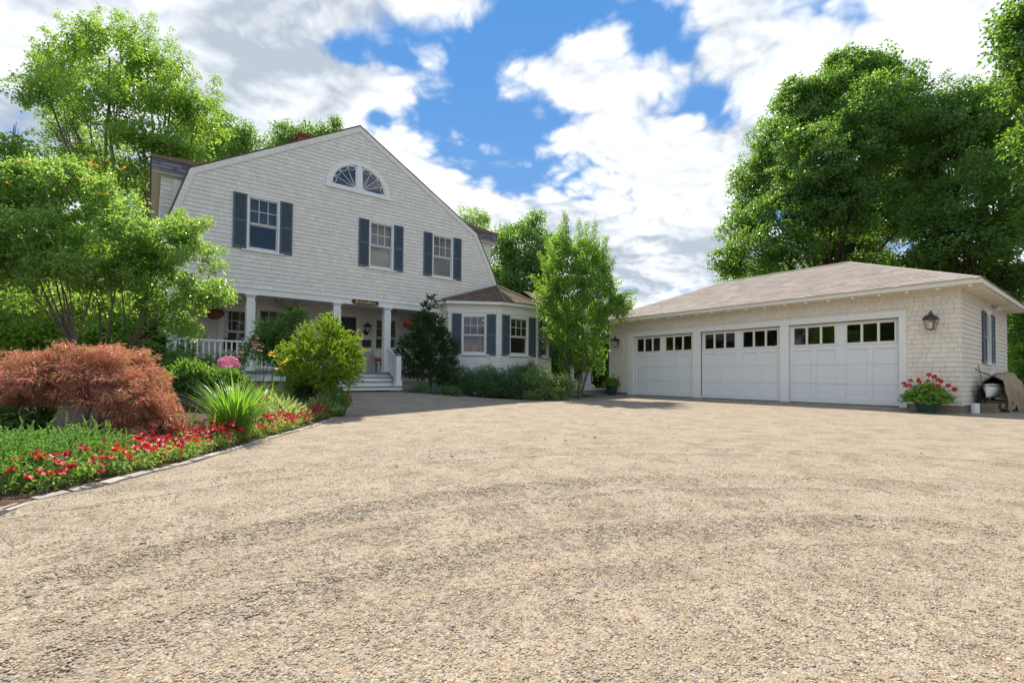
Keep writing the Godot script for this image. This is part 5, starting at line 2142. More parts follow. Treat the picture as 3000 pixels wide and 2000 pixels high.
func make_trees() -> void:
	var big := tuft(["maple_a", "maple_b", "maple_dark", "deep_b", "deep_a"], 64, 0.5, 0.125, 0.11, {"flat": 0.55, "droop": 0.35, "wild": 0.55})
	var mid := tuft(["maple_dark", "maple_a", "deep_b"], 56, 0.5, 0.13, 0.11, {"flat": 0.6, "droop": 0.3, "seed": 31})
	var lite := tuft(["bright_a", "maple_b", "maple_a"], 56, 0.42, 0.105, 0.085, {"flat": 0.7, "droop": 0.2, "seed": 41, "wild": 0.8})
	# tall maple behind the left end of the house
	var sh: Array = []
	var ends := [[300, 5, 240, 130], [160, 30, 230, 150], [110, 70, 210, 170], [75, 105, 190, 190], [65, 150, 190, 210], [70, 195, 200, 240], [5, 228, 130, 255], [45, 300, 150, 280], [230, 28, 270, 130], [265, 30, 300, 140], [355, 25, 350, 130], [375, 30, 370, 140], [400, 45, 400, 160], [430, 42, 420, 170], [455, 28, 440, 190], [500, 80, 470, 210], [525, 120, 500, 220], [555, 140, 525, 250], [585, 195, 540, 290], [640, 205, 620, 300], [665, 275, 600, 330], [85, 392, 190, 400], [110, 460, 210, 460], [335, 18, 330, 110], [200, 45, 250, 150]]
	for e in ends:
		var dd := 21.0 + rand(-2, 2)
		sh.append([W(e[2], e[3], dd), W(e[0], e[1], dd)])
	plant("maple_tree", "tall light green maple with upswept shoots behind the left gable end", "tree", ground_at(405, 21.5),
		lobes_at([[320, 170, 120, 90], [210, 215, 105, 80, 1.5], [135, 270, 80, 50, -1.5], [430, 220, 100, 95, 1.0], [320, 290, 140, 85, -2.0], [200, 350, 100, 65, 1.5], [500, 290, 85, 75, -1], [570, 350, 80, 65], [290, 420, 130, 65, 2], [420, 430, 110, 80, -2], [180, 440, 75, 35, 1], [260, 520, 120, 55], [430, 560, 100, 65, 1.5], [520, 440, 80, 70, -1.5], [350, 510, 90, 60, -2]], 21.0),
		lite, 0.42, 7.5, {"trunk": 0.33, "fork": 0.42, "bark": "bark_grey", "shoots": sh, "gap": -0.12, "twigs": 5, "up": 0.5, "lean": Vector3(-0.25, 0.5, 0.1), "group": "trees behind the house"})
	plant("maple_tree", "dark broad-leaved tree rising behind the left roof slope beside the chimney", "tree", ground_at(660, 32),
		lobes_at([[650, 385, 90, 65], [720, 425, 60, 50], [590, 440, 90, 70, 2], [660, 470, 110, 60, -2], [560, 370, 60, 50, 3]], 32), mid, 0.5, 9, {"trunk": 0.35, "group": "trees behind the house"})
	plant("maple_tree", "rounded green treetop showing behind the brick chimney", "tree", ground_at(880, 36),
		lobes_at([[870, 400, 75, 42], [815, 430, 50, 36, 1], [945, 395, 45, 34, 1], [900, 440, 90, 40], [985, 365, 16, 26]], 36), mid, 0.5, 9, {"trunk": 0.35, "group": "trees behind the house"})
	plant("maple_tree", "sparse yellowish treetop peering over the right roof slope", "tree", ground_at(1385, 38),
		lobes_at([[1375, 640, 45, 38], [1400, 670, 42, 40, 1], [1345, 670, 40, 40], [1420, 640, 22, 25]], 38), lite, 0.42, 6, {"trunk": 0.25, "group": "trees behind the house", "gap": -0.08})
	plant("maple_tree", "dense dark tree between the house and the slender young tree", "tree", ground_at(1525, 29),
		lobes_at([[1540, 715, 85, 75], [1465, 755, 60, 70, 1], [1570, 660, 45, 42], [1515, 830, 95, 65], [1455, 830, 60, 60, 2], [1590, 780, 50, 90], [1480, 690, 40, 40, 1], [1540, 900, 110, 60]], 29), mid, 0.5, 10, {"trunk": 0.3, "group": "trees behind the house"})
	# slender young tree in front of the covered walk
	var young := tuft(["bright_a", "maple_b", "maple_a", "maple_a"], 34, 0.2, 0.095, 0.052, {"flat": 0.9, "droop": 0.3, "seed": 61, "wild": 0.8})
	sh = []
	for e in [[1655, 612, 1660, 730], [1638, 640, 1650, 740], [1697, 632, 1700, 720], [1720, 645, 1715, 740], [1745, 640, 1735, 740], [1757, 690, 1740, 770], [1778, 685, 1755, 780], [1790, 720, 1765, 800], [1800, 750, 1770, 830], [1590, 675, 1625, 770], [1575, 730, 1615, 820], [1555, 800, 1600, 860], [1850, 850, 1790, 890], [1870, 845, 1810, 880], [1560, 850, 1610, 890]]:
		sh.append([W(e[2], e[3], 18.2 + rand(-0.7, 0.7)), W(e[0], e[1], 18.2 + rand(-0.7, 0.7))])
	plant("ornamental_tree", "slender multi-stemmed young tree with bright leaves before the covered walk", "tree", ground_at(1695, 18.3, -0.02),
		lobes_at([[1645, 730, 38, 55], [1690, 760, 55, 70], [1740, 770, 42, 60, 0.4], [1640, 820, 55, 60], [1710, 840, 75, 65, -0.5], [1770, 860, 55, 55, 0.4], [1620, 890, 50, 55], [1690, 920, 80, 60], [1780, 925, 55, 40], [1825, 890, 38, 28, 0.3], [1640, 970, 60, 50, 0.3], [1720, 990, 65, 45, -0.3], [1680, 1050, 50, 40], [1740, 1050, 40, 35]], 18.3),
		young, 0.2, 7.2, {"trunk": 0.05, "stems": 4, "fork": 0.45, "bark": "bark_grey", "shoots": sh, "gap": -0.1, "twigs": 4})
	# maples behind the garage
	plant("maple_tree", "tall full maple behind the garage ridge with two dark trunks", "tree", ground_at(2395, 28),
		lobes_at([[2400, 320, 130, 95], [2500, 235, 110, 70], [2610, 270, 90, 80, 1], [2290, 420, 105, 95], [2430, 460, 150, 100, -2.5], [2590, 420, 120, 105, -1], [2225, 540, 85, 85, 1], [2350, 590, 130, 90, -2], [2500, 600, 130, 85, -2.5], [2175, 660, 70, 60], [2140, 760, 65, 50, 1], [2270, 720, 120, 65, -2], [2440, 720, 120, 55, 1], [2620, 580, 95, 95, 1], [2560, 330, 90, 90, -3], [2340, 270, 60, 50], [2480, 170, 50, 30], [2590, 195, 45, 35], [2640, 360, 50, 60, 1], [2680, 460, 70, 110, 1], [2700, 600, 80, 110, 2], [2690, 350, 60, 70, 1]], 28),
		big, 0.5, 11.5, {"trunk": 0.33, "fork": 0.38, "gap": -0.2, "twigs": 4, "group": "maples behind the garage"})
	plant("maple_tree", "second maple with forked trunk standing behind the garage roof", "tree", ground_at(2475, 31),
		lobes_at([[2470, 560, 110, 70], [2560, 680, 110, 70], [2420, 640, 80, 60], [2520, 780, 130, 50], [2300, 790, 130, 45], [2180, 810, 70, 35]], 31), mid, 0.5, 8, {"trunk": 0.3, "fork": 0.55, "group": "maples behind the garage"})
	plant("maple_tree", "bright broad maple leaning over the right end of the garage", "tree", ground_at(2860, 23),
		lobes_at([[2800, 385, 85, 85], [2890, 390, 90, 90, 1], [2750, 500, 85, 85, 1], [2880, 560, 110, 110, -1.5], [2730, 640, 85, 70], [2830, 710, 120, 75, -1], [2960, 480, 90, 120], [2970, 680, 90, 110], [2740, 760, 110, 55, 1], [2890, 810, 120, 60, 1], [2830, 300, 50, 50], [2960, 820, 70, 70], [2730, 400, 60, 70, 2], [2960, 330, 70, 60, 1], [2760, 330, 50, 50], [2850, 290, 55, 45, 1], [2930, 290, 50, 55]], 23),
		big, 0.5, 11.5, {"trunk": 0.3, "gap": -0.2, "group": "maples behind the garage", "shoots": [[W(2770, 320, 23), W(2772, 195, 23)], [W(2820, 300, 23), W(2815, 220, 23)], [W(2865, 300, 23), W(2870, 215, 23)]]})
	plant("maple_tree", "overhanging maple bough at the far right above the garage eave", "tree", ground_at(3200, 18),
		lobes_at([[2995, 130, 60, 110], [3030, 30, 90, 80], [2985, 250, 40, 55], [3060, 250, 90, 120], [3120, 120, 120, 150], [3070, 420, 90, 100], [3120, 620, 100, 120]], 18), big, 0.5, 11.5, {"trunk": 0.3, "group": "maples behind the garage"})
	# undergrowth right of and behind the garage
	var bush := tuft(["deep_b", "maple_a", "maple_b"], 40, 0.36, 0.12, 0.09, {"flat": 0.7, "seed": 71})
	for e in [[2965, 1000, 50, 110, 27, "leafy green undergrowth behind the garage's rear corner"], [3030, 1090, 70, 110, 25, "dense shrub beyond the tan tarpaulin"], [3080, 900, 110, 130, 26, "tall thicket right of the garage side wall"]]:
		plant("undergrowth_shrub", e[5], "shrub", ground_at(e[0], e[4]), lobes_at([[e[0], e[1], e[2], e[3]], [e[0] + 30, e[1] + 60, e[2], e[3] * 0.6], [e[0] - 10, e[1] + 110, e[2], 60]], e[4]), bush, 0.36, 11, {"trunk": 0.08, "stems": 3, "stem_name": "stem", "leaf_name": "foliage", "group": "shrubs behind the garage", "floor": -0.1})
	for e in [[2560, 790, 26.5, "low dark shrub showing over the garage ridge"], [2700, 800, 26.0, "dark leafy shrub over the right hip of the garage"], [2250, 830, 27.0, "leafy shrub at the left end of the garage ridge"]]:
		plant("undergrowth_shrub", e[3], "shrub", ground_at(e[0], e[2]), lobes_at([[e[0], e[1], 110, 50], [e[0] + 60, e[1] + 30, 100, 50], [e[0] - 40, e[1] + 60, 110, 60]], e[2]), bush, 0.36, 8, {"trunk": 0.1, "stems": 3, "stem_name": "stem", "leaf_name": "foliage", "group": "shrubs behind the garage"})
	# dark planting seen through the covered walk
	for e in [[1760, 1030, 26, "dark shrubbery seen through the covered walk beside the garage"], [1640, 1010, 27, "dark shrubbery seen between bay room and covered walk"]]:
		plant("background_shrub", e[3], "shrub", ground_at(e[0], e[2]), lobes_at([[e[0], e[1], 80, 90], [e[0] + 30, e[1] + 60, 80, 60], [e[0] - 40, e[1] + 20, 60, 80]], e[2]), mid, 0.5, 11, {"trunk": 0.1, "stems": 3, "stem_name": "stem", "leaf_name": "foliage", "floor": -0.1})
	# far left trees and the hedge behind the dogwood
	var dog := tuft(["dog_a", "dog_b", "dog_a", "maple_a"], 30, 0.15, 0.072, 0.036, {"flat": 0.6, "droop": 0.5, "seed": 81, "wild": 0.75})
	plant("background_tree", "rounded green tree at the far left with a bare dead top", "tree", ground_at(20, 17),
		lobes_at([[20, 450, 70, 55], [80, 510, 45, 50, 1], [-30, 500, 80, 80], [60, 580, 70, 60]], 17), lite, 0.42, 8, {"trunk": 0.2, "bark": "bark_grey"})
	var dead := thing("dead_branch", "bare grey dead branches standing out of the far left treetop", "branch", W(45, 430, 17))
	var mb := MB.new()
	limb(mb, W(42, 440, 17), W(40, 365, 17), 0.03, 0.012)
	limb(mb, W(41, 400, 17), W(47, 355, 17), 0.02, 0.006)
	limb(mb, W(43, 425, 17), W(68, 385, 17), 0.022, 0.006)
	limb(mb, W(56, 403, 17), W(52, 375, 17), 0.012, 0.004)
	limb(mb, W(50, 418, 17), W(75, 410, 17), 0.012, 0.004)
	part(dead, "branches", mb, mats.dead_wood)
	var hedge := tuft(["bright_a", "maple_a", "bright_b"], 36, 0.3, 0.1, 0.075, {"flat": 0.7, "seed": 91})
	for e in [[40, 960, 12.5, "bright leafy shrub behind the dogwood at the far left"], [190, 985, 13.0, "bright leafy shrub behind the stems of the dogwood"], [330, 990, 12.5, "bright leafy shrub behind the dogwood nearer the porch"], [440, 1010, 13.5, "dark leafy shrub beside the left porch column"], [-120, 930, 12.0, "bright tall shrub at the left edge behind the dogwood"]]:
		plant("background_shrub", e[3], "shrub", bed_at(e[0], e[2]), lobes_at([[e[0], e[1], 75, 70], [e[0] + 40, e[1] + 40, 75, 50], [e[0] - 40, e[1] + 30, 80, 60], [e[0] + 10, e[1] - 60, 60, 50]], e[2]), hedge if e[0] < 400 else bush, 0.3, 8, {"trunk": 0.05, "stems": 4, "stem_name": "stem", "leaf_name": "foliage", "group": "shrubs behind the dogwood", "floor": 0.0})
	for e in [[100, 800, 26.0, 170, 130, "tall green tree filling the gap far behind the dogwood"], [380, 700, 30.0, 140, 130, "leafy tree behind the trunk of the tall maple"], [-60, 640, 28.0, 140, 160, "leafy tree at the left edge far behind"]]:
		plant("background_tree", e[5], "tree", ground_at(e[0], e[2]), lobes_at([[e[0], e[1], e[3], e[4]], [e[0] + 60, e[1] + 90, e[3], e[4]], [e[0] - 70, e[1] + 120, e[3], e[4]], [e[0], e[1] + 200, e[3] * 1.2, e[4]]], e[2]), lite, 0.42, 6, {"trunk": 0.25})
	# kousa dogwood: layered, many-stemmed
	sh = []
	for e in [[560, 745, 480, 770], [600, 722, 520, 745], [665, 728, 600, 735], [665, 775, 600, 780], [690, 855, 620, 860], [690, 880, 610, 880], [675, 830, 600, 850], [600, 650, 545, 680], [545, 615, 500, 660], [560, 1000, 500, 960], [600, 985, 530, 950], [620, 640, 560, 670], [80, 465, 110, 520], [200, 455, 210, 520], [150, 470, 160, 530], [330, 505, 300, 560], [400, 560, 370, 600], [25, 470, 40, 530]]:
		sh.append([W(e[2], e[3], 8.3 + rand(-0.4, 0.4)), W(e[0], e[1], 8.3 + rand(-0.3, 0.3))])
	var dw := plant("dogwood_tree", "wide spreading dogwood with layered light green leaves over the red maple", "tree", bed_at(300, 8.6),
		lobes_at([[60, 590, 97, 87], [180, 575, 109, 81, 0.3], [290, 600, 103, 75], [390, 680, 97, 68, -0.3], [100, 690, 126, 81, -0.4], [240, 690, 126, 75, 0.4], [360, 750, 109, 56], [470, 690, 74, 62, 0.2], [545, 720, 57, 42, 0.2], [50, 780, 103, 68, -0.3], [190, 790, 126, 60, -0.5], [320, 810, 109, 50, -0.3], [460, 800, 97, 50, 0.2], [580, 850, 71, 42], [630, 850, 43, 32, 0.2], [520, 900, 80, 40, 0.2], [70, 510, 80, 43, 0.2], [200, 510, 69, 43], [430, 880, 80, 37, 0.4], [100, 870, 92, 43, 0.3], [545, 960, 51, 27, 0.3], [-60, 700, 103, 187], [300, 880, 92, 32, 0.5]], 8.5),
		dog, 0.15, 10.5, {"trunk": 0.05, "stems": 6, "fork": 0.4, "bark": "bark_grey", "gap": -0.1, "twigs": 5, "up": 0.75, "shoots": sh})
	# trees that stand round the court outside the view; its windows show them
	for q in [[Vector3(-15, -0.15, -9), "tall maple at the left side of the court"], [Vector3(-13, -0.15, -21), "tall maple left of the house"], [Vector3(-19, -0.15, -16), "wide maple far left of the house"], [Vector3(19, -0.15, 13), "tall maple across the drive"], [Vector3(29, -0.15, 9), "wide maple across the drive"], [Vector3(11, -0.15, 19), "tall maple behind the court"]]:
		var lb: Array = []
		var p: Vector3 = q[0]
		for k in 9:
			lb.append([p + Vector3(rand(-2.6, 2.6), rand(3.0, 10.5), rand(-2.6, 2.6)), Vector3(rand(1.8, 2.8), rand(1.6, 2.4), rand(1.8, 2.8))])
		plant("maple_tree", q[1], "tree", p, lb, mid, 0.5, 8, {"trunk": 0.3, "group": "trees round the court"})
	var at: Array = []
	for i in 12:
		at.append(Transform3D(Basis.from_euler(Vector3(rand(-1, 1), rand(0, TAU), rand(-1, 1))), W(rand(10, 360), rand(470, 570), 8.2 + rand(-0.4, 0.4))))
	copies(dw, "turning_leaf", tuft(["dog_rust"], 4, 0.05, 0.07, 0.035, {"droop": 0.5}), at)


func make_shrubs() -> void:
	# cut-leaf Japanese maple: a low weeping dome
	var lace := tuft(["acer_a", "acer_b", "acer_b", "acer_c"], 76, 0.105, 0.06, 0.0085, {"flat": 0.5, "droop": 0.6, "wild": 0.6, "fold": 0.1, "seed": 5})
	var sh: Array = []
	for i in 46:
		var x := rand(-60, 440)
		var y := 1020.0 + 0.0016 * pow(x - 210, 2) + rand(0, 150)
		var s := rand(35, 75) * (1.0 if x > 230 else -1.0)
		sh.append([W(x, y, 5.2), W(x + s, y + rand(-14, 30), 5.2 - rand(0.0, 0.35))])
	plant("red_maple_shrub", "low weeping cut-leaf maple with copper red foliage", "shrub", bed_at(262, 5.5),
		lobes_at([[250, 1075, 170, 60], [110, 1065, 110, 50, 0.2], [400, 1100, 95, 65], [330, 1140, 150, 55, -0.3], [90, 1120, 110, 50, -0.2], [445, 1180, 65, 55], [390, 1215, 90, 50, -0.3], [455, 1250, 55, 28], [190, 1110, 130, 48, -0.3], [-30, 1080, 90, 50, 0.2], [350, 1040, 90, 36, 0.2], [420, 1215, 80, 45, -0.2], [500, 1240, 38, 22]], 5.4),
		lace, 0.1, 9.0, {"trunk": 0.035, "stems": 3, "fork": 0.5, "up": 0.8, "gap": -0.06, "twigs": 4, "shoots": sh, "stem_name": "stem", "leaf_name": "foliage"})
	var rock := thing("boulder", "brown weathered boulder half hidden under the copper maple", "boulder", bed_at(222, 5.0))
	var c := bed_at(222, 5.0)
	part(rock, "stone", lump(c + Vector3(0, 0.1, 0), Vector3(0.17, 0.32, 0.14), 3), mats.boulder)
	part(rock, "stone", lump(bed_at(278, 4.95) + Vector3(0, 0.08, 0), Vector3(0.05, 0.3, 0.06), 4), mats.boulder)
	# juniper at the front of the bed
	var spray := plume(["juniper_a", "juniper_b", "juniper_a"], 90, 0.17, 0.022, 0.006, 0.55, {"bend": 0.5})
	for e in [[60, 3.75, 0.62, "spreading feathery green juniper in front of the copper maple"], [210, 4.25, 0.42, "right-hand tip of the spreading juniper beside the petunias"], [-90, 3.4, 0.6, "spreading green juniper at the left edge of the bed"]]:
		var o := bed_at(e[0], e[1])
		var t := thing("juniper_shrub", e[3], "shrub", o, "junipers at the front of the bed")
		var at: Array = []
		for i in int(1500 * e[2] * e[2]):
			var a := rand(0, TAU)
			var r: float = sqrt(rng.randf()) * e[2]
			var p := o + Vector3(cos(a) * r, 0.0, sin(a) * r)
			if Vector2(p.x, p.z).distance_to(Vector2(0, 0)) < 2.0 or seg_dist(Vector2(p.x, p.z), kerb) < 0.24:
				continue
			p.y += (0.26 * (1 - r * r / (e[2] * e[2])) + 0.02) * rand(0.35, 1.0)
			var y := (Vector3(0.55, 0.85, 0.25) + Vector3(cos(a), 0, sin(a)) * 0.35 + rdir() * 0.3).normalized()
			var x := y.cross(rdir()).normalized()
			at.append(Transform3D(Basis(x, y, x.cross(y)) * rand(0.8, 1.25), p))
		copies(t, "foliage", spray, at)
		var mb := MB.new()
		for k in 5:
			limb(mb, o, o + Vector3(cos(k * 1.3), 0.25, sin(k * 1.3)) * e[2] * 0.7, 0.014, 0.006, 0.0, 5)
		part(t, "stem", mb, mats.twig)
	# dark plants in the shade left of the boulder
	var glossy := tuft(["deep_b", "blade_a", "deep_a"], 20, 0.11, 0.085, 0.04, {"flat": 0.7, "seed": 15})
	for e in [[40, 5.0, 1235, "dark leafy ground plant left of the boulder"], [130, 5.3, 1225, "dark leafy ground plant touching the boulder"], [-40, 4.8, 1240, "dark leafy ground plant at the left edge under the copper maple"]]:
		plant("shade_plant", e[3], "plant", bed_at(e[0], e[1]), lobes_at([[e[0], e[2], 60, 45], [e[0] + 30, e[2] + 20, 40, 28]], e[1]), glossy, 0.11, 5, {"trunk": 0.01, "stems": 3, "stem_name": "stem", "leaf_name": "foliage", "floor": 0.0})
	# golden thread-leaf cypress
	var thread := plume(["gold_a", "gold_b", "gold_a"], 80, 0.16, 0.045, 0.011, 0.6, {"bend": 0.55, "seed": 9})
	plant("golden_cypress", "rounded golden green cypress bush left of the porch steps", "shrub", bed_at(950, 9.9),
		lobes_at([[950, 985, 62, 45], [900, 1025, 55, 50, -0.2], [1000, 1015, 52, 55], [960, 1060, 85, 50, -0.4], [1015, 1075, 42, 45], [880, 1060, 55, 40, -0.2], [940, 1105, 80, 30, -0.3], [1030, 1045, 30, 25], [840, 1030, 28, 22], [1005, 1105, 40, 28], [960, 950, 30, 20], [1045, 1010, 20, 22], [860, 1090, 50, 30]], 9.9),
		thread, 0.12, 24, {"trunk": 0.05, "up": 0.35, "gap": -0.2, "stem_name": "stem", "leaf_name": "foliage", "floor": 0.0})
	# evergreen shrubs between cypress and porch
	var rho := tuft(["deep_b", "maple_a", "deep_a"], 24, 0.14, 0.085, 0.03, {"flat": 0.8, "seed": 25})
	plant("evergreen_shrub", "feathery green shrub climbing in front of the second porch column", "shrub", bed_at(800, 11.2), lobes_at([[800, 965, 55, 38], [770, 1010, 50, 40], [840, 985, 45, 45], [820, 1040, 60, 40], [865, 930, 30, 28]], 11.2), rho, 0.14, 9, {"trunk": 0.03, "stems": 4, "stem_name": "stem", "leaf_name": "foliage"})
	plant("evergreen_shrub", "dark green shrub in front of the left porch railing", "shrub", bed_at(560, 12.6), lobes_at([[520, 1065, 45, 26], [570, 1075, 50, 28], [625, 1070, 50, 34], [680, 1055, 40, 34]], 12.6), rho, 0.14, 7, {"trunk": 0.03, "stems": 4, "stem_name": "stem", "leaf_name": "foliage"})
	var wide := tuft(["deep_b", "blade_a", "deep_b"], 22, 0.13, 0.11, 0.042, {"flat": 0.7, "seed": 35, "droop": 0.4})
	for e in [[560, 9.0, 1110, "broad-leaved dark perennial behind the daylilies near the copper maple"], [660, 9.2, 1120, "broad-leaved perennial under the pink flower head"], [910, 10.4, 1120, "dark broad-leaved perennial in front of the golden cypress"]]:
		plant("leafy_perennial", e[3], "plant", bed_at(e[0], e[1]), lobes_at([[e[0], e[2] - 10, 55, 32], [e[0] + 35, e[2] + 10, 45, 30], [e[0] - 35, e[2] + 15, 45, 30]], e[1]), wide, 0.13, 9, {"trunk": 0.01, "stems": 4, "stem_name": "stem", "leaf_name": "foliage", "floor": 0.0})
	# hinoki cypress by the porch rail
	var fan := plume(["hinoki_a", "hinoki_b", "hinoki_a"], 130, 0.17, 0.04, 0.013, 0.7, {"bend": 0.4, "seed": 19})
	plant("hinoki_cypress", "dark narrow conifer with a leaning tip right of the porch steps", "tree", ground_at(1257, 17.0, 0.02),
		lobes_at([[1262, 880, 9, 16], [1250, 910, 22, 20], [1235, 940, 28, 20], [1270, 945, 28, 20], [1250, 975, 45, 22], [1215, 1000, 42, 18], [1290, 985, 38, 22], [1255, 1020, 55, 24], [1195, 1030, 32, 14], [1315, 1015, 30, 20], [1290, 1045, 48, 22], [1225, 1060, 45, 20], [1260, 1090, 50, 20], [1315, 1070, 28, 20], [1200, 1085, 28, 14], [1300, 1110, 30, 16]], 17.0),
		fan, 0.13, 40, {"trunk": 0.07, "fork": 0.7, "up": 0.15, "gap": -0.12, "leaf_name": "crown", "twigs": 2})
	# evergreen hedge under the bay room
	var hol := tuft(["holly_a", "holly_b", "holly_a", "deep_a"], 30, 0.15, 0.062, 0.026, {"flat": 0.8, "seed": 45, "droop": 0.0})
	for e in [[1345, 1105, 55, 45, 17.2, "dark evergreen bush under the angled bay window"], [1425, 1105, 60, 50, 17.0, "dark evergreen bush under the middle of the bay"], [1500, 1110, 55, 48, 17.3, "dark evergreen bush right of the bay's middle window"], [1545, 1080, 40, 30, 18.4, "upright evergreen bush against the bay's right window"], [1230, 1140, 42, 20, 16.2, "low evergreen spreading at the foot of the conifer"], [1310, 1145, 50, 22, 16.0, "low evergreen spreading along the bed edge before the bay"]]:
		plant("evergreen_bush", e[5], "shrub", ground_at(e[0], e[4], -0.02), lobes_at([[e[0], e[1], e[2] * 0.8, e[3] * 0.8], [e[0] + 25, e[1] + 18, e[2] * 0.7, e[3] * 0.7], [e[0] - 28, e[1] + 12, e[2] * 0.7, e[3] * 0.7], [e[0], e[1] + 30, e[2] * 0.9, e[3] * 0.55]], e[4]), hol, 0.15, 9, {"trunk": 0.03, "stems": 4, "stem_name": "stem", "leaf_name": "foliage", "group": "evergreen bushes under the bay", "floor": 0.0})
	var shine := tuft(["maple_a", "holly_b", "silver_b"], 30, 0.15, 0.065, 0.032, {"flat": 0.7, "seed": 55, "droop": 0.2})
	for e in [[1580, 1100, 40, 36, 17.0, "light glossy shrub between the dark bushes and slender tree"], [1645, 1115, 48, 36, 17.2, "light glossy shrub at the foot of the slender tree"], [1600, 1135, 50, 24, 16.8, "low sunlit shrub at the right end of the bay bed"]]:
		plant("glossy_shrub", e[5], "shrub", ground_at(e[0], e[4], -0.02), lobes_at([[e[0], e[1], e[2], e[3] * 0.8], [e[0] + 15, e[1] + 20, e[2], e[3] * 0.7], [e[0] - 25, e[1] + 15, e[2] * 0.8, e[3] * 0.7]], e[4]), shine, 0.15, 8, {"trunk": 0.02, "stems": 4, "stem_name": "stem", "leaf_name": "foliage", "group": "light shrubs by the slender tree", "floor": 0.0})
	# silvery mounds near the steps
	var silver := plume(["silver_a", "silver_b", "silver_a"], 46, 0.2, 0.05, 0.007, 0.4, {"bend": 0.15, "seed": 29})
	for e in [[815, 8.1, 0.5, "larger pale green feathery mound behind the petunias"], [945, 9.5, 0.4, "smaller pale green feathery mound near the porch steps"], [1090, 5.0, 0.0, ""]]:
		if e[2] == 0.0:
			continue
		var o := bed_at(e[0], e[1])
		var t := thing("silver_mound", e[3], "plant", o)
		var at: Array = []
		for i in 560:
			var a := rand(0, TAU)
			var r: float = sqrt(rng.randf())
			var dir := Vector3(cos(a) * r, 0, sin(a) * r)
			var y := (dir * 0.9 + Vector3.UP * 0.8 + rdir() * 0.15).normalized()
			var x := y.cross(rdir()).normalized()
			at.append(Transform3D(Basis(x, y, x.cross(y)) * rand(0.8, 1.35), o + dir * e[2] * 0.75 + Vector3(0, rand(0, 0.32) * (1.1 - r), 0)))
		copies(t, "foliage", silver, at)


func lump(c: Vector3, r: Vector3, seed_: int) -> MB:
	var mb := MB.new()
	var n := 14
	var g: Array = []
	for i in n + 1:
		var row: Array = []
		for k in n * 2 + 1:
			var th := PI * i / n
			var ph := TAU * (k % (n * 2)) / (n * 2)
			var d := Vector3(sin(th) * cos(ph), cos(th), sin(th) * sin(ph))
			var e := Vector3(signf(d.x) * pow(absf(d.x), 0.7), signf(d.y) * pow(absf(d.y), 0.7), signf(d.z) * pow(absf(d.z), 0.7))
			row.append(c + e * r * (1.0 + 0.22 * noise.get_noise_3dv(d * 60.0 + Vector3.ONE * seed_ * 31) + 0.08 * noise.get_noise_3dv(d * 200.0)))
		g.append(row)
	for i in n:
		for k in n * 2:
			mb.quad(g[i][k], g[i][k + 1], g[i + 1][k + 1], g[i + 1][k])
	smooth_up(mb)
	return mb


# one strap leaf, arching; added to mb
func blade(mb: MB, base: Vector3, a: float, length: float, w: float, lean: float, arch: float) -> void:
	var out := Vector3(cos(a), 0, sin(a))
	var side := Vector3(-sin(a), 0, cos(a))
	var p := base
	var ang := lean
	var n := 7
	var pl := p - side * w * 0.4
	var pr := p + side * w * 0.4
	for i in n:
		var u := (i + 1) / float(n)
		p += (out * sin(ang) + Vector3.UP * cos(ang)) * length / n
		ang += arch / n * (0.5 + u)
		var ww: float = w * 0.5 * (1.0 - pow(u, 3.0)) * (0.8 + 0.4 * sin(PI * u))
		var ql := p - side * ww + Vector3.UP * ww * 0.3
		var qr := p + side * ww + Vector3.UP * ww * 0.3
		mb.quad(pl, pr, qr, ql)
		pl = ql
		pr = qr


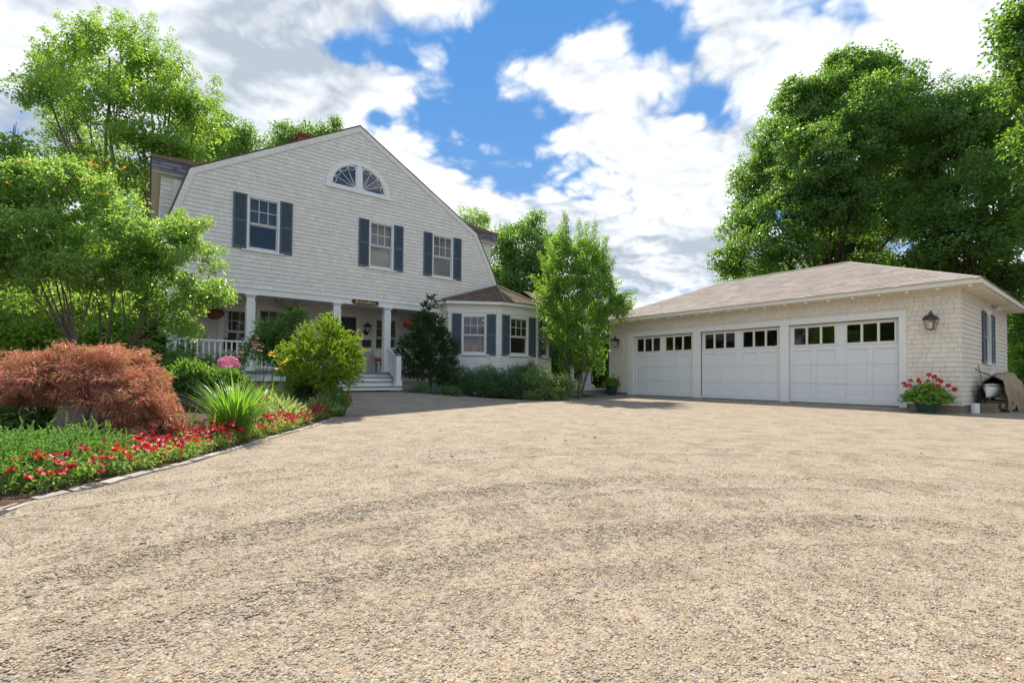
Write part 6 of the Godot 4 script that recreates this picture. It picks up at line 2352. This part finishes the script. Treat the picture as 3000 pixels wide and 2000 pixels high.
func make_flowers() -> void:
	# daylily clump and iris fans
	for e in [[690, 6.0, 210, 0.85, 0.016, 0.8, "large arching clump of bright green strap leaves behind the petunias", "blade_a"], [790, 9.0, 110, 0.65, 0.026, 1.0, "arching leaf clump under the yellow lilies", "blade_b"], [990, 9.6, 170, 0.62, 0.012, 0.5, "upright dark green sedge-like clump beside the porch steps", "sedge"]]:
		var o := bed_at(e[0], e[1])
		var t := thing("leaf_clump", e[6], "plant", o)
		for s in 2:
			var mb := MB.new()
			for i in e[2]:
				var a := rand(0, TAU)
				blade(mb, o + Vector3(cos(a), 0, sin(a)) * rand(0, 0.16), a + rand(-0.4, 0.4), e[3] * rand(0.6, 1.1), e[4] * rand(0.8, 1.3), rand(0.05, 0.42), rand(0.5, 1.6) * e[5])
			part(t, "foliage", mb, mats[e[7] if s == 0 or e[7] == "sedge" else "blade_a"], "stuff")
	for e in [[545, 5.7, 0.46, "broad sword-leaved iris fan beside the copper maple"], [622, 5.55, 0.4, "broad sword-leaved iris fan in front of the strap-leaf clump"]]:
		var o := bed_at(e[0], e[1])
		var t := thing("iris_fan", e[3], "plant", o, "iris fans")
		for k in 6:
			var mb := MB.new()
			var s := (k - 2.5) / 2.5
			var right := cam_basis.x
			var a := atan2(right.z, right.x) + (0.0 if s > 0 else PI) + rand(-0.3, 0.3)
			blade(mb, o + right * s * 0.05, a, e[2] * rand(0.75, 1.1) * (1.1 - 0.25 * absf(s)), 0.042, absf(s) * 0.38, 0.08)
			part(t, "leaf", mb, mats.blade_b if k % 2 else mats.blade_a)
	# petunias along the edging: build a few, then copy
	var protos: Array = []
	for v in 4:
		protos.append(petunia(v))
	var spots: Array = []
	var line := PackedVector2Array()
	var acc := 0.1
	for i in kerb.size() - 2:
		var a := kerb[i]
		var b := kerb[i + 1]
		while acc < a.distance_to(b):
			line.append(a.lerp(b, acc / a.distance_to(b)))
			acc += 0.29 if i < 9 else 0.36
		acc -= a.distance_to(b)
	for i in line.size() - 1:
		var d := (line[i + 1] - line[i]).normalized()
		var inn := Vector2(d.y, -d.x)
		if Geometry2D.is_point_in_polygon(line[i] + inn * 0.3, bed_poly()) == false:
			inn = -inn
		spots.append([line[i] + inn * rand(0.17, 0.26), i])
		if i > 4:
			spots.append([line[i] + inn * rand(0.45, 0.62) + d * rand(-0.1, 0.1), i])
	var n := 0
	for s in spots:
		var at: Vector2 = s[0]
		var c := cam_basis.inverse() * (Vector3(at.x, 0, at.y) - EYE)
		var px := 1500.0 + FOCAL * c.x / -c.z
		if px < 40 or px > 1050:
			continue
		var o: Node3D = protos[n % 4]
		if n >= 4:
			o = protos[n % 4].duplicate()
			o.name = numbered("petunia_plant")
			add_child(o)
		o.position = Vector3(at.x, bed_y(at.x, at.y) - 0.005, at.y)
		o.rotation.y = rand(0, TAU)
		var k := rand(0.8, 1.15)
		o.scale = Vector3(k, k, k)
		n += 1
	# pink flower head, coneflowers, yellow lilies
	var o := W(668, 1066, 8.3)
	var pk := thing("pink_flower_head", "large round pink flower head above the dark perennials", "flower", o)
	var at: Array = []
	for i in 90:
		var d := rdir()
		if d.y < -0.35: continue
		var x := d.cross(rdir()).normalized()
		at.append(Transform3D(Basis(x, d, x.cross(d)) * rand(0.8, 1.2), o + d * Vector3(0.17, 0.13, 0.17) * rand(0.75, 1.0)))
	copies(pk, "petals", bloom(["petal_pink", "petal_pale"], 6, 0.05, 0.022, 0.4), at)
	var mb := MB.new()
	limb(mb, Vector3(o.x, bed_y(o.x, o.z), o.z), o, 0.012, 0.008)
	part(pk, "stem", mb, mats.blade_a)
	var cone := bloom(["petal_pale", "petal_pink"], 12, 0.045, 0.016, -0.25)
	for e in [[754, 990], [741, 1002], [748, 1010], [756, 1008], [745, 1018], [762, 1025], [697, 1018], [698, 1042], [708, 1030], [768, 1015]]:
		var p := W(e[0], e[1], 9.6 + rand(-0.3, 0.3))
		var t := thing("coneflower", "pink coneflower on a tall stem before the porch railing", "flower", p, "pink coneflowers")
		var m := MeshInstance3D.new()
		m.name = "petals"
		m.mesh = cone
		t.add_child(m)
		m.rotation = Vector3(rand(-0.3, 0.3), rand(0, 6), rand(-0.3, 0.3))
		mb = MB.new()
		mb.lathe([Vector2(0, 0.028), Vector2(0.014, 0.02), Vector2(0.016, 0.0), Vector2(0, -0.005)], 8, Transform3D(Basis(), p))
		part(t, "cone", mb, mats.cone_brown)
		mb = MB.new()
		limb(mb, Vector3(p.x + rand(-0.1, 0.1), bed_y(p.x, p.z), p.z), p, 0.005, 0.004, 0, 4)
		part(t, "stem", mb, mats.blade_a)
	var lily := bloom(["petal_yellow"], 6, 0.075, 0.03, 0.55)
	for e in [[796, 1036], [802, 1046], [790, 1043], [838, 1060], [828, 1066], [846, 1056], [816, 1068], [817, 1082], [822, 1086]]:
		var p := W(e[0], e[1], 9.2 + rand(-0.2, 0.2))
		var t := thing("yellow_lily", "golden yellow daylily bloom above the arching leaf clump", "flower", p, "yellow daylily blooms")
		var m := MeshInstance3D.new()
		m.name = "petals"
		m.mesh = lily
		t.add_child(m)
		m.rotation = Vector3(rand(-0.2, 0.9), rand(0, 6), rand(-0.4, 0.4))
		mb = MB.new()
		limb(mb, Vector3(p.x + rand(-0.1, 0.1), bed_y(p.x, p.z), p.z), p, 0.006, 0.005, 0, 4)
		part(t, "stem", mb, mats.blade_a)
	# pale twiggy plant with one dark red bloom
	var hb := bed_at(770, 6.9)
	plant("pale_herb", "pale grey leafy plant carrying one dark red bloom", "plant", hb, [[hb + Vector3(0, 0.2, 0), Vector3(0.17, 0.2, 0.17)]], tuft(["silver_a", "silver_b"], 18, 0.07, 0.05, 0.014, {"flat": 0.9, "seed": 65}), 0.07, 9, {"trunk": 0.008, "stems": 3, "stem_name": "stem", "leaf_name": "foliage"})
	var rb := thing("red_bloom", "single dark red bloom above the pale leafy plant", "flower", hb + Vector3(0.02, 0.46, 0))
	at = []
	for i in 24:
		var d := rdir()
		d.y = absf(d.y)
		var x := d.cross(rdir()).normalized()
		at.append(Transform3D(Basis(x, d, x.cross(d)), hb + Vector3(0.02, 0.46, 0) + d * Vector3(0.05, 0.025, 0.05)))
	copies(rb, "petals", bloom(["petal_crimson", "petal_red"], 4, 0.025, 0.014, 0.3), at)
	mb = MB.new()
	limb(mb, hb, hb + Vector3(0.02, 0.46, 0), 0.006, 0.004, 0, 4)
	part(rb, "stem", mb, mats.blade_a)


# a flower facing +y
func bloom(names: Array, petals: int, r: float, w: float, lift: float) -> ArrayMesh:
	var groups: Array = []
	for k in names:
		groups.append(MB.new())
	for i in petals:
		var a := TAU * i / petals
		var d := Vector3(cos(a), lift, sin(a)).normalized()
		var s := Vector3(-sin(a), 0, cos(a)) * w * 0.5
		var mb: MB = groups[i % names.size()]
		var m := d * r * 0.6 + Vector3(0, w * 0.1, 0)
		mb.quad(Vector3.ZERO, m + s, d * r + s * 0.35, d * r - s * 0.35)
		mb.tri(Vector3.ZERO, d * r - s * 0.35, m - s)
	return joined(groups, names)


func petunia(v: int) -> Node3D:
	var t := thing("petunia_plant", ["bushy petunia with plain red trumpet flowers beside the stone edging", "bushy petunia with dark crimson trumpet flowers beside the stone edging", "bushy petunia with bright scarlet trumpet flowers beside the stone edging", "fuller petunia crowded with red trumpet flowers beside the stone edging"][v], "flower", Vector3.ZERO, "red petunias along the edging")
	var at: Array = []
	for i in 36:
		var a := rand(0, TAU)
		var r := sqrt(rng.randf()) * 0.14
		var y := (Vector3(cos(a) * r * 5, 1, sin(a) * r * 5) + rdir() * 0.4).normalized()
		var x := y.cross(rdir()).normalized()
		at.append(Transform3D(Basis(x, y, x.cross(y)) * rand(0.7, 1.1), Vector3(cos(a) * r, 0.02 + rand(0, 0.12) * (1 - r * 3), sin(a) * r)))
	copies(t, "foliage", tuft(["herb_a", "herb_b"], 16, 0.055, 0.04, 0.016, {"flat": 0.9, "seed": 75 + v, "droop": 0.0}), at)
	var m := trumpet(["petal_red", "petal_crimson", "petal_scarlet", "petal_red"][v])
	for i in 17 + v:
		var a := rand(0, TAU)
		var r := sqrt(rng.randf()) * 0.16
		var o := MeshInstance3D.new()
		o.name = "blossom"
		o.mesh = m
		o.transform = Transform3D(Basis.from_euler(Vector3(rand(-0.7, 0.7), rand(0, 6), rand(-0.7, 0.7))) * rand(0.8, 1.2), Vector3(cos(a) * r * 1.2, 0.05 + 0.16 * (1.0 - pow(r / 0.16, 2)) + rand(0.0, 0.06), sin(a) * r * 1.2))
		t.add_child(o, true)
	return t


# petunia flower: five broad ruffled lobes round a dark throat, facing +y
func trumpet(name_: String) -> ArrayMesh:
	var g := [MB.new(), MB.new()]
	for i in 20:
		var a := TAU * i / 20.0
		var b := TAU * (i + 1) / 20.0
		var ra := 0.03 * (0.86 + 0.14 * absf(cos(a * 2.5)))
		var rb := 0.03 * (0.86 + 0.14 * absf(cos(b * 2.5)))
		var ya := 0.004 * sin(a * 5)
		var yb := 0.004 * sin(b * 5)
		var i0 := Vector3(cos(a) * 0.009, -0.006, sin(a) * 0.009)
		var i1 := Vector3(cos(b) * 0.009, -0.006, sin(b) * 0.009)
		g[0].quad(i0, i1, Vector3(cos(b) * rb, yb, sin(b) * rb), Vector3(cos(a) * ra, ya, sin(a) * ra))
		g[1].tri(Vector3(0, -0.03, 0), i1, i0)
	return joined(g, [name_, "petal_dark"])


func make_small_things() -> void:
	# glazed pots of geraniums by the garage
	geranium(Vector3(15.72, ground_y(15.72, -3.24), -3.24), 0.295, 0.38, "glaze_green", "green glazed bowl of red geraniums by the right garage door", "scarlet geranium overflowing the green bowl", 17, 0.54)
	geranium(Vector3(15.75, ground_y(15.75, -13.62) - 0.0, -13.62), 0.27, 0.5, "glaze_teal", "dark teal glazed pot by the left garage door", "geranium with few dark flowers in the teal pot", 4, 0.36)
	# hanging baskets
	for e in [[626, 920, 15.0, "coir hanging basket with red flowers behind the dogwood twigs", 1.0], [868, 915, 16.6, "hanging basket of red flowers beside the second porch column", 1.0], [1203, 955, 17.9, "hanging basket of red flowers behind the dark conifer", 0.9]]:
		var c := W(e[0], e[1], e[2])
		var t := thing("hanging_basket", e[3], "hanging basket", c, "hanging baskets on the porch")
		var mb := MB.new()
		mb.lathe([Vector2(0, -0.17), Vector2(0.09, -0.16), Vector2(0.16, -0.1), Vector2(0.2, 0.0), Vector2(0.19, 0.01), Vector2(0, 0.0)], 16, Transform3D(Basis(), c))
		part(t, "coir_liner", mb, mats.coir)
		mb = MB.new()
		for k in 3:
			var a := TAU * k / 3
			mb.tube([c + Vector3(cos(a) * 0.19, 0, sin(a) * 0.19), Vector3(c.x, maxf(c.y + 0.5, 3.0), c.z)], [0.004, 0.004], 4)
		mb.tube([Vector3(c.x, maxf(c.y + 0.5, 3.0), c.z), Vector3(c.x, 3.3, c.z)], [0.004, 0.004], 4)
		part(t, "hanger", mb, mats.metal_dark)
		var at: Array = []
		for i in 60:
			var d := rdir()
			d.y = absf(d.y) * 0.6
			var x := d.cross(rdir()).normalized()
			at.append(Transform3D(Basis(x, d.normalized(), x.cross(d.normalized())), c + d * Vector3(0.26, 0.3, 0.26) * rand(0.6, 1.0)))
		copies(t, "foliage", tuft(["deep_b", "maple_a"], 12, 0.07, 0.06, 0.035, {"seed": 85}), at)
		at = []
		for i in 60:
			var a := rand(0, TAU)
			var d := Vector3(cos(a), rand(-0.5, 0.55), sin(a))
			var x := d.cross(rdir()).normalized()
			var y := d.normalized()
			at.append(Transform3D(Basis(x, y, x.cross(y)) * rand(0.8, 1.4), c + Vector3(0, 0.06, 0) + d * Vector3(0.28, 0.3, 0.28) * rand(0.75, 1.05)))
		copies(t, "flowers", bloom(["petal_scarlet", "petal_red"], 7, 0.04, 0.024, 0.25), at)
	# fallen leaves and twigs on the gravel
	var leafm := tuft(["old_wood", "mulch"], 1, 0.0, 0.06, 0.03, {"seed": 1})
	for e in [[1598, 1286], [1659, 1292], [1485, 1314], [1260, 1324], [1322, 1336], [1335, 1330], [1162, 1368], [1960, 1252], [1740, 1243], [1712, 1280], [1742, 1283], [985, 1448], [2230, 1470], [1655, 1446], [1240, 1218], [2510, 1520], [640, 1430], [420, 1590], [2700, 1330], [1290, 1262]]:
		var p := onY(e[0], e[1], -0.085)
		var o := MeshInstance3D.new()
		o.name = numbered("fallen_leaf")
		var mb := MB.new()
		var s := rand(0.015, 0.026)
		mb.tri(Vector3(-s, 0, 0), Vector3(0, s * 0.35, s * 0.6), Vector3(s * 1.3, 0, 0))
		mb.tri(Vector3(-s, 0, 0), Vector3(s * 1.3, 0, 0), Vector3(0, s * 0.4, -s * 0.6))
		mb.tri(Vector3(0, s * 0.35, s * 0.6), Vector3(s * 0.6, s * 0.7, s), Vector3(s, 0, 0))
		o.mesh = mb.mesh()
		o.material_override = mats[["boulder", "old_wood", "twig"][rng.randi() % 3]]
		add_child(o)
		o.position = Vector3(p.x, gravel_y(p.x, p.z) + 0.009, p.z)
		o.rotation.y = rand(0, TAU)
		tag(o, "small curled brown fallen leaf lying on the gravel", "leaf", "fallen leaves on the gravel")


func geranium(o: Vector3, r: float, h: float, glaze: String, label: String, label2: String, heads: int, spread: float) -> void:
	var t := thing("flower_pot", label, "flower pot", o, "glazed pots by the garage")
	var mb := MB.new()
	mb.lathe([Vector2(0, 0), Vector2(r * 0.62, 0), Vector2(r * 0.72, h * 0.2), Vector2(r * 0.93, h * 0.65), Vector2(r * 1.0, h * 0.9), Vector2(r * 1.06, h * 0.93), Vector2(r * 1.07, h), Vector2(r * 0.97, h), Vector2(r * 0.93, h * 0.88)], 32, Transform3D(Basis(), o))
	part(t, "bowl", mb, mats[glaze])
	mb = MB.new()
	mb.lathe([Vector2(r * 0.95, h * 0.88), Vector2(0, h * 0.92)], 24, Transform3D(Basis(), o))
	part(t, "soil", mb, mats.soil_pot)
	var c := o + Vector3(0, h, 0)
	var g := thing("geranium", label2, "flower", c, "potted geraniums")
	var at: Array = []
	for i in 430:
		var d := rdir()
		d.y = absf(d.y)
		var q := pow(rng.randf(), 0.4)
		var y := (d * 0.6 + Vector3.UP * 0.8 + rdir() * 0.35).normalized()
		var x := y.cross(rdir()).normalized()
		at.append(Transform3D(Basis(x, y, x.cross(y)) * rand(0.7, 1.2), c + Vector3(d.x * spread, d.y * spread * 0.72 - 0.1 * Vector2(d.x, d.z).length(), d.z * spread) * q))
	copies(g, "foliage", tuft(["bright_a", "maple_b", "bright_b"], 5, 0.05, 0.075, 0.08, {"flat": 0.5, "seed": 95, "fold": 0.12}), at)
	at = []
	for i in 30:
		var d := rdir()
		d.y = absf(d.y) * 0.8
		at.append(Transform3D(Basis.from_euler(Vector3(rand(-0.6, 0.6), rand(0, 6), rand(-0.6, 0.6))), c + Vector3(d.x * spread, d.y * spread * 0.75 - 0.05, d.z * spread)))
	copies(g, "white_flowers", bloom(["petal_white"], 5, 0.026, 0.018, 0.2), at)
	var fl := bloom(["petal_scarlet", "petal_red"], 5, 0.02, 0.018, 0.2)
	for k in heads:
		var a := TAU * k / heads * 2.4 + rand(-0.3, 0.3)
		var q := sqrt((k + 0.7) / heads)
		var hp := c + Vector3(cos(a) * spread * q * 1.05, spread * (0.95 - 0.6 * q * q) + rand(-0.02, 0.08), sin(a) * spread * q * 1.05)
		var bl := holder(g, "flower_head")
		at = []
		for i in 34:
			var d := rdir()
			d = (d + Vector3.UP * 0.4).normalized()
			var x := d.cross(rdir()).normalized()
			at.append(Transform3D(Basis(x, d, x.cross(d)), hp + d * 0.046))
		copies(bl, "petals", fl, at)
		mb = MB.new()
		limb(mb, c, hp, 0.005, 0.004, 0.05, 4)
		part(bl, "stalk", mb, mats.blade_a)
